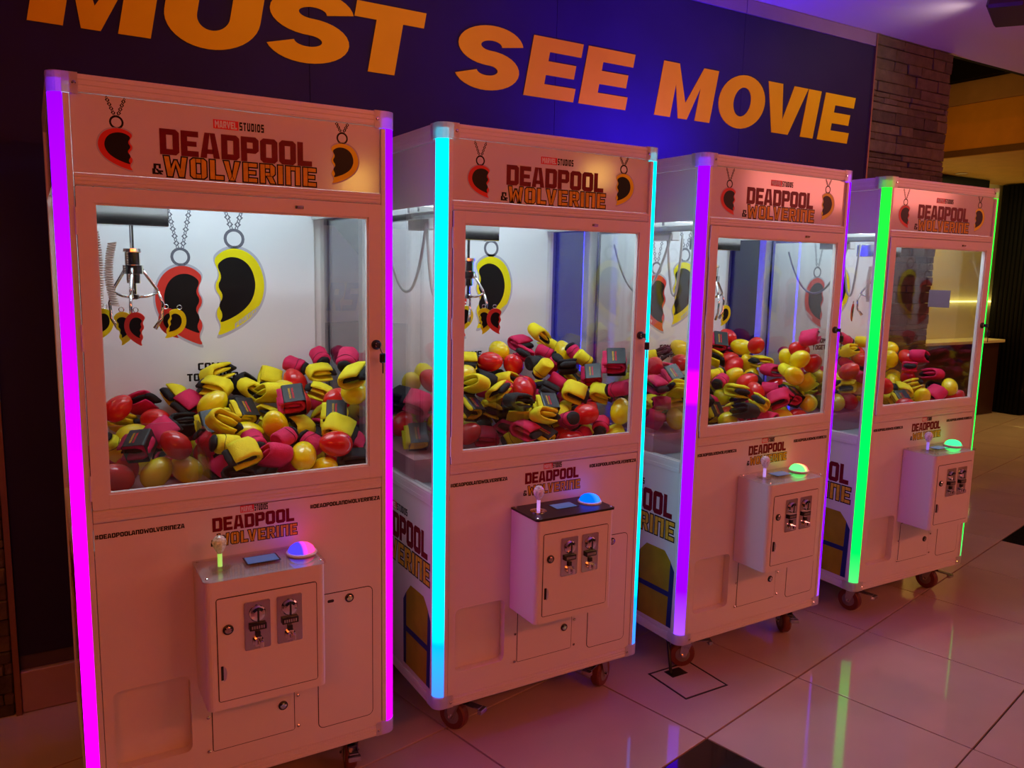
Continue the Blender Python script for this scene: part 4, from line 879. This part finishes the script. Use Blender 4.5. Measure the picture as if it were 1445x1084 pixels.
def relax(X, kinds, eul, sc, n0, A, V, steps, pull, sink):
    sp, rad = [], []
    for kd, e, s_ in zip(kinds, eul, sc):
        m = rotm(e); sp.append(np.array([m @ (np.array(p)*s_) for p, _ in PROX[kd[0]]])); rad.append(np.array([r*s_ for _, r in PROX[kd[0]]]))
    hr = np.array([HULLR[k[0]] for k in kinds])*np.array(sc); n = len(X); own = np.concatenate([[i]*len(rad[i]) for i in range(n)]); rr_ = np.concatenate(rad); so = np.concatenate(sp)
    pairs = None
    for st in range(steps):
        if st % 8 == 0:
            ds = np.linalg.norm(X[:, None]-X[None], axis=2); I, J = np.where((ds < hr[:, None]+hr[None]+.01) & (np.arange(n)[:, None] < np.arange(n)[None]))
            idx = [np.where(own == q)[0] for q in range(n)]
            a = np.concatenate([np.repeat(idx[i], len(idx[j])) for i, j in zip(I, J)]); b = np.concatenate([np.tile(idx[j], len(idx[i])) for i, j in zip(I, J)]); rs = rr_[a]+rr_[b]; pid = np.repeat(np.arange(len(I)), [len(idx[i])*len(idx[j]) for i, j in zip(I, J)])
        S = X[own]+so; d = S[a]-S[b]; L = np.sqrt((d*d).sum(1))+1e-9; ov = rs-L; k = ov > 0
        mv = np.zeros_like(X); best = np.zeros(len(I))
        if k.any():
            np.maximum.at(best, pid[k], ov[k]); dirs = np.zeros((len(I), 3)); np.add.at(dirs, pid[k], d[k]/L[k][:, None]*ov[k][:, None])
            dn = np.linalg.norm(dirs, axis=1)+1e-9; q = best > 0
            cc = X[I]-X[J]; cc /= np.linalg.norm(cc, axis=1)[:, None]+1e-9
            u = dirs/dn[:, None]*.7+cc*.3; u /= np.linalg.norm(u, axis=1)[:, None]+1e-9
            f = u*(best*.36)[:, None]; np.add.at(mv, I[q], f[q]); np.add.at(mv, J[q], -f[q])
        ml = np.linalg.norm(mv, axis=1)[:, None]; mv *= np.minimum(1, .008/(ml+1e-9)); X = X+mv
        if pull and n0:
            e = X[:n0]-A; off = e-(e*V).sum(1)[:, None]*V; X[:n0] -= off*pull
        if sink: X[:, 2] -= sink
        walls(X, sp, rad)
    return X, (best.max() if len(best) else 0)
for mi in range(4):
    it = ITEMS[mi]; n0 = len(it)
    kinds = [i[0] for i in it]; eul = [pose(k, True) for k in kinds]; sc = [.98 if k[0] == 'e' else .94 for k in kinds]
    X = np.array([i[3] for i in it]); A = X.copy(); V = np.array([i[4] for i in it])
    X, _ = relax(X, kinds, eul, sc, n0, A, V, 130, .06, 0)
    # buried prizes: fill from the bed upward in whatever room is left below the heap surface
    XL = list(X)
    for z in np.arange(.745+.034, 1.10, .018):
        for tr_ in range(70):
            x, y = rg.uniform(.07, W-.07), rg.uniform(.09, .54)
            if not inbox(x, y) or z > surf(mi, x, y)-.030: continue
            p = np.array([x, y, z]); kd = rg.choice(['sm', 'wm', 'sy', 'wk', 'sk', 'ey', 'er', 'sm', 'sy'])
            if (np.linalg.norm(np.array(XL)-p, axis=1)).min() > .074:
                XL.append(p); kinds.append(kd); eul.append(pose(kd, False)); sc.append(.88)
    X = np.array(XL)
    X, _ = relax(X, kinds, eul, sc, n0, A, V, 90, .03, .0006)
    X, res = relax(X, kinds, eul, sc, n0, A, V, 70, 0, 0)
    # last pass on the true meshes is done below
    for q in range(len(X)):
        if q >= n0: it.append([kinds[q], None, None, X[q], None])
        it[q][3] = X[q]; it[q] = it[q][:5]+[eul[q], sc[q]]
ORD = ['first', 'second', 'third', 'fourth', 'fifth', 'sixth', 'seventh', 'eighth', 'ninth', 'tenth', 'eleventh', 'twelfth', 'thirteenth', 'fourteenth', 'fifteenth', 'sixteenth', 'seventeenth', 'eighteenth', 'nineteenth', 'twentieth', 'twenty-first', 'twenty-second', 'twenty-third', 'twenty-fourth', 'twenty-fifth', 'twenty-sixth']
NM = {'e': ('prize_egg', 'glossy %s plastic egg', 'egg', '%s egg'), 's': ('folded_sock', 'folded %s sock', 'sock', 'folded %s sock'), 'w': ('rolled_sock', 'rolled-up %s sock', 'sock', 'rolled %s sock'), 'c': ('sock_pack', '%s socks in a black card sleeve', 'sock pack', '%s sock pack')}
def project(w):
    d = np.array(w)-CAM; return CX+FPX*(d@RX)/(d@FX)
def make_prize(kd, w, e, s_):
    nm = NM[kd[0]][0]; c = kd[1]
    if kd[0] == 'e': o = part(nm, 'egg', egg_b, PLA[c], None, w, e, True)
    elif kd[0] == 'w':
        o = part(nm, 'roll', roll_b(-.042, .030), FAB[c], None, w, e, True)
        part('toe', 'rolltoe', lambda bm: [lathe(bm, [(.006, .0295), (.020, .030), (.026, .034), (.025, .041), (.016, .046), (.004, .047)], axis='x', n=18), soften(bm, .003, 50)], FAB['k'] if c != 'k' else FAB['m'], o, smooth=True)
        part('seam', 'rollseam', seam_b, FAB['k'], o)
    else:
        o = part(nm, 'fold', fold_outer, FAB[c], None, w, e, True)
        part('inner_fold', 'foldin', fold_inner, FAB[c] if rg.rand() < .7 else FAB['k'], o, smooth=True)
        if kd[0] == 's': part('toe', 'foldtoe', fold_toe, FAB['k'], o, smooth=True)
        else: part('card_sleeve', 'sleeve', sleeve_b, CARD, o); part('sleeve_print', 'slp', sleeve_print, INKT, o); part('sleeve_print', 'slp2', sleeve_print2, INKY, o)
    o.scale = (s_, s_, s_)
    return o
# true-mesh check: shrink a prize a little, or drop a buried one, while it still cuts a neighbour
from mathutils.bvhtree import BVHTree
GEO = {}
def geo(kd):
    if kd not in GEO:
        vs, fs = [], []
        for key, b, sm in {'e': (('egg', egg_b, 1),), 'w': (('roll', roll_b(-.042, .030), 1),), 's': (('fold', fold_outer, 1), ('foldtoe', fold_toe, 1), ('foldin', fold_inner, 1)), 'c': (('fold', fold_outer, 1), ('sleeve', sleeve_b, 0), ('foldin', fold_inner, 1))}[kd]:
            me = mesh(key, b, bool(sm)); o_ = len(vs); vs += [np.array(v.co) for v in me.vertices]; fs += [tuple(o_+i for i in p.vertices) for p in me.polygons]
        if kd == 'w':
            o_ = len(vs); ring = [(x, .0295*math.cos(a*.785), .0295*math.sin(a*.785)) for x in (.030, .050) for a in range(8)]; vs += [np.array(p) for p in ring]; fs += [(o_+a, o_+(a+1) % 8, o_+8+(a+1) % 8, o_+8+a) for a in range(8)]+[tuple(o_+8+a for a in range(8))]
        GEO[kd] = (np.array(vs), fs)
    return GEO[kd]
def bvh(kd, p, e, s_):
    vs, fs = geo(kd[0]); v = (vs*(s_*(1.05 if kd[0] == 'w' else 1.015))) @ rotm(e).T+p
    return BVHTree.FromPolygons([tuple(q) for q in v], fs)
DROPPED = 0
def inside(i_, X, q):
    """keep every vertex of a prize within the cabinet"""
    x = [X[q].copy()]; v = (geo(i_[0][0])[0]*i_[6]) @ rotm(i_[5]).T
    walls(x, [v], [np.full(len(v), .0008)]); X[q] = x[0]; i_[3] = X[q].copy()
for mi in range(4):
    it = ITEMS[mi]; n = len(it); X = np.array([i[3] for i in it])
    for q in range(n): inside(it[q], X, q)
    T_ = [bvh(i[0], i[3], i[5], i[6]) for i in it]; gone = set()
    for rnd in range(45):
        hit = 0; ds = np.linalg.norm(X[:, None]-X[None], axis=2); mvd = set()
        for i in range(n):
            if i in gone: continue
            for j in np.where(ds[i] < .125)[0]:
                if j <= i or j in gone: continue
                if T_[i].overlap(T_[j]):
                    hit += 1; dead = None
                    vi, vj = it[i][1] is not None, it[j][1] is not None
                    if rnd >= 8 and not (vi and vj): dead = j if not vj else i
                    if dead is not None: gone.add(dead); DROPPED += 1
                    else:
                        for q in ((i, j) if vi == vj else ((i,) if not vi else (j,))):
                            it[q][6] = max(.60 if rnd < 20 else .5, it[q][6]*.975); mvd.add(q)
                        u = (X[i]-X[j])/(ds[i][j]+1e-9)*.0012; u[2] *= .5; X[i] += u; X[j] -= u; mvd |= {i, int(j)}
                    if dead == i: break
        for q in mvd:
            inside(it[q], X, q); T_[q] = bvh(it[q][0], X[q], it[q][5], it[q][6])
        if not hit: break
    ITEMS[mi] = [it[q] for q in range(n) if q not in gone]
for mi in range(4):
    it = ITEMS[mi]; root = ROOTS[mi]; rank = {}
    WP = [root.matrix_basis @ Vector((i[3][0], i[3][1], i[3][2]+H0)) for i in it]
    for kd in sorted(set(i[0] for i in it)):
        vis = sorted([q for q in range(len(it)) if it[q][0] == kd and it[q][1] is not None], key=lambda q: project(WP[q]))
        for n, q in enumerate(vis): rank[q] = (n, len(vis))
    used = set()
    for q, (kd, px, py, p, _, e, s_) in enumerate(it):
        lab = NM[kd[0]][1] % COLN[kd[1]]
        if q in rank:
            n, tot = rank[q]; lab = ('only ' + lab if tot == 1 else '%s %s from the left' % (lab, ORD[n])) + ' in the ' + WHERE[mi]
        else:
            near = sorted(rank, key=lambda k: np.linalg.norm(it[k][3]-np.array([p[0], p[1], p[2]+.06])))
            for k in near:
                n, tot = rank[k]; nb = NM[it[k][0][0]][3] % COLN[it[k][0][1]]
                t_ = '%s below the %s, %s' % (lab.replace('glossy ', '').replace('plastic ', ''), ('only ' + nb if tot == 1 else '%s %s from the left' % (ORD[n], nb)), WHERE[mi])
                if t_ not in used: break
            used.add(t_); lab = t_
        o = make_prize(kd, WP[q], e, s_); o.rotation_euler.rotate(Euler((0, 0, MACH[mi]['r'])))
        tag(o, lab, NM[kd[0]][2], 'prize heap of the '+WHERE[mi])
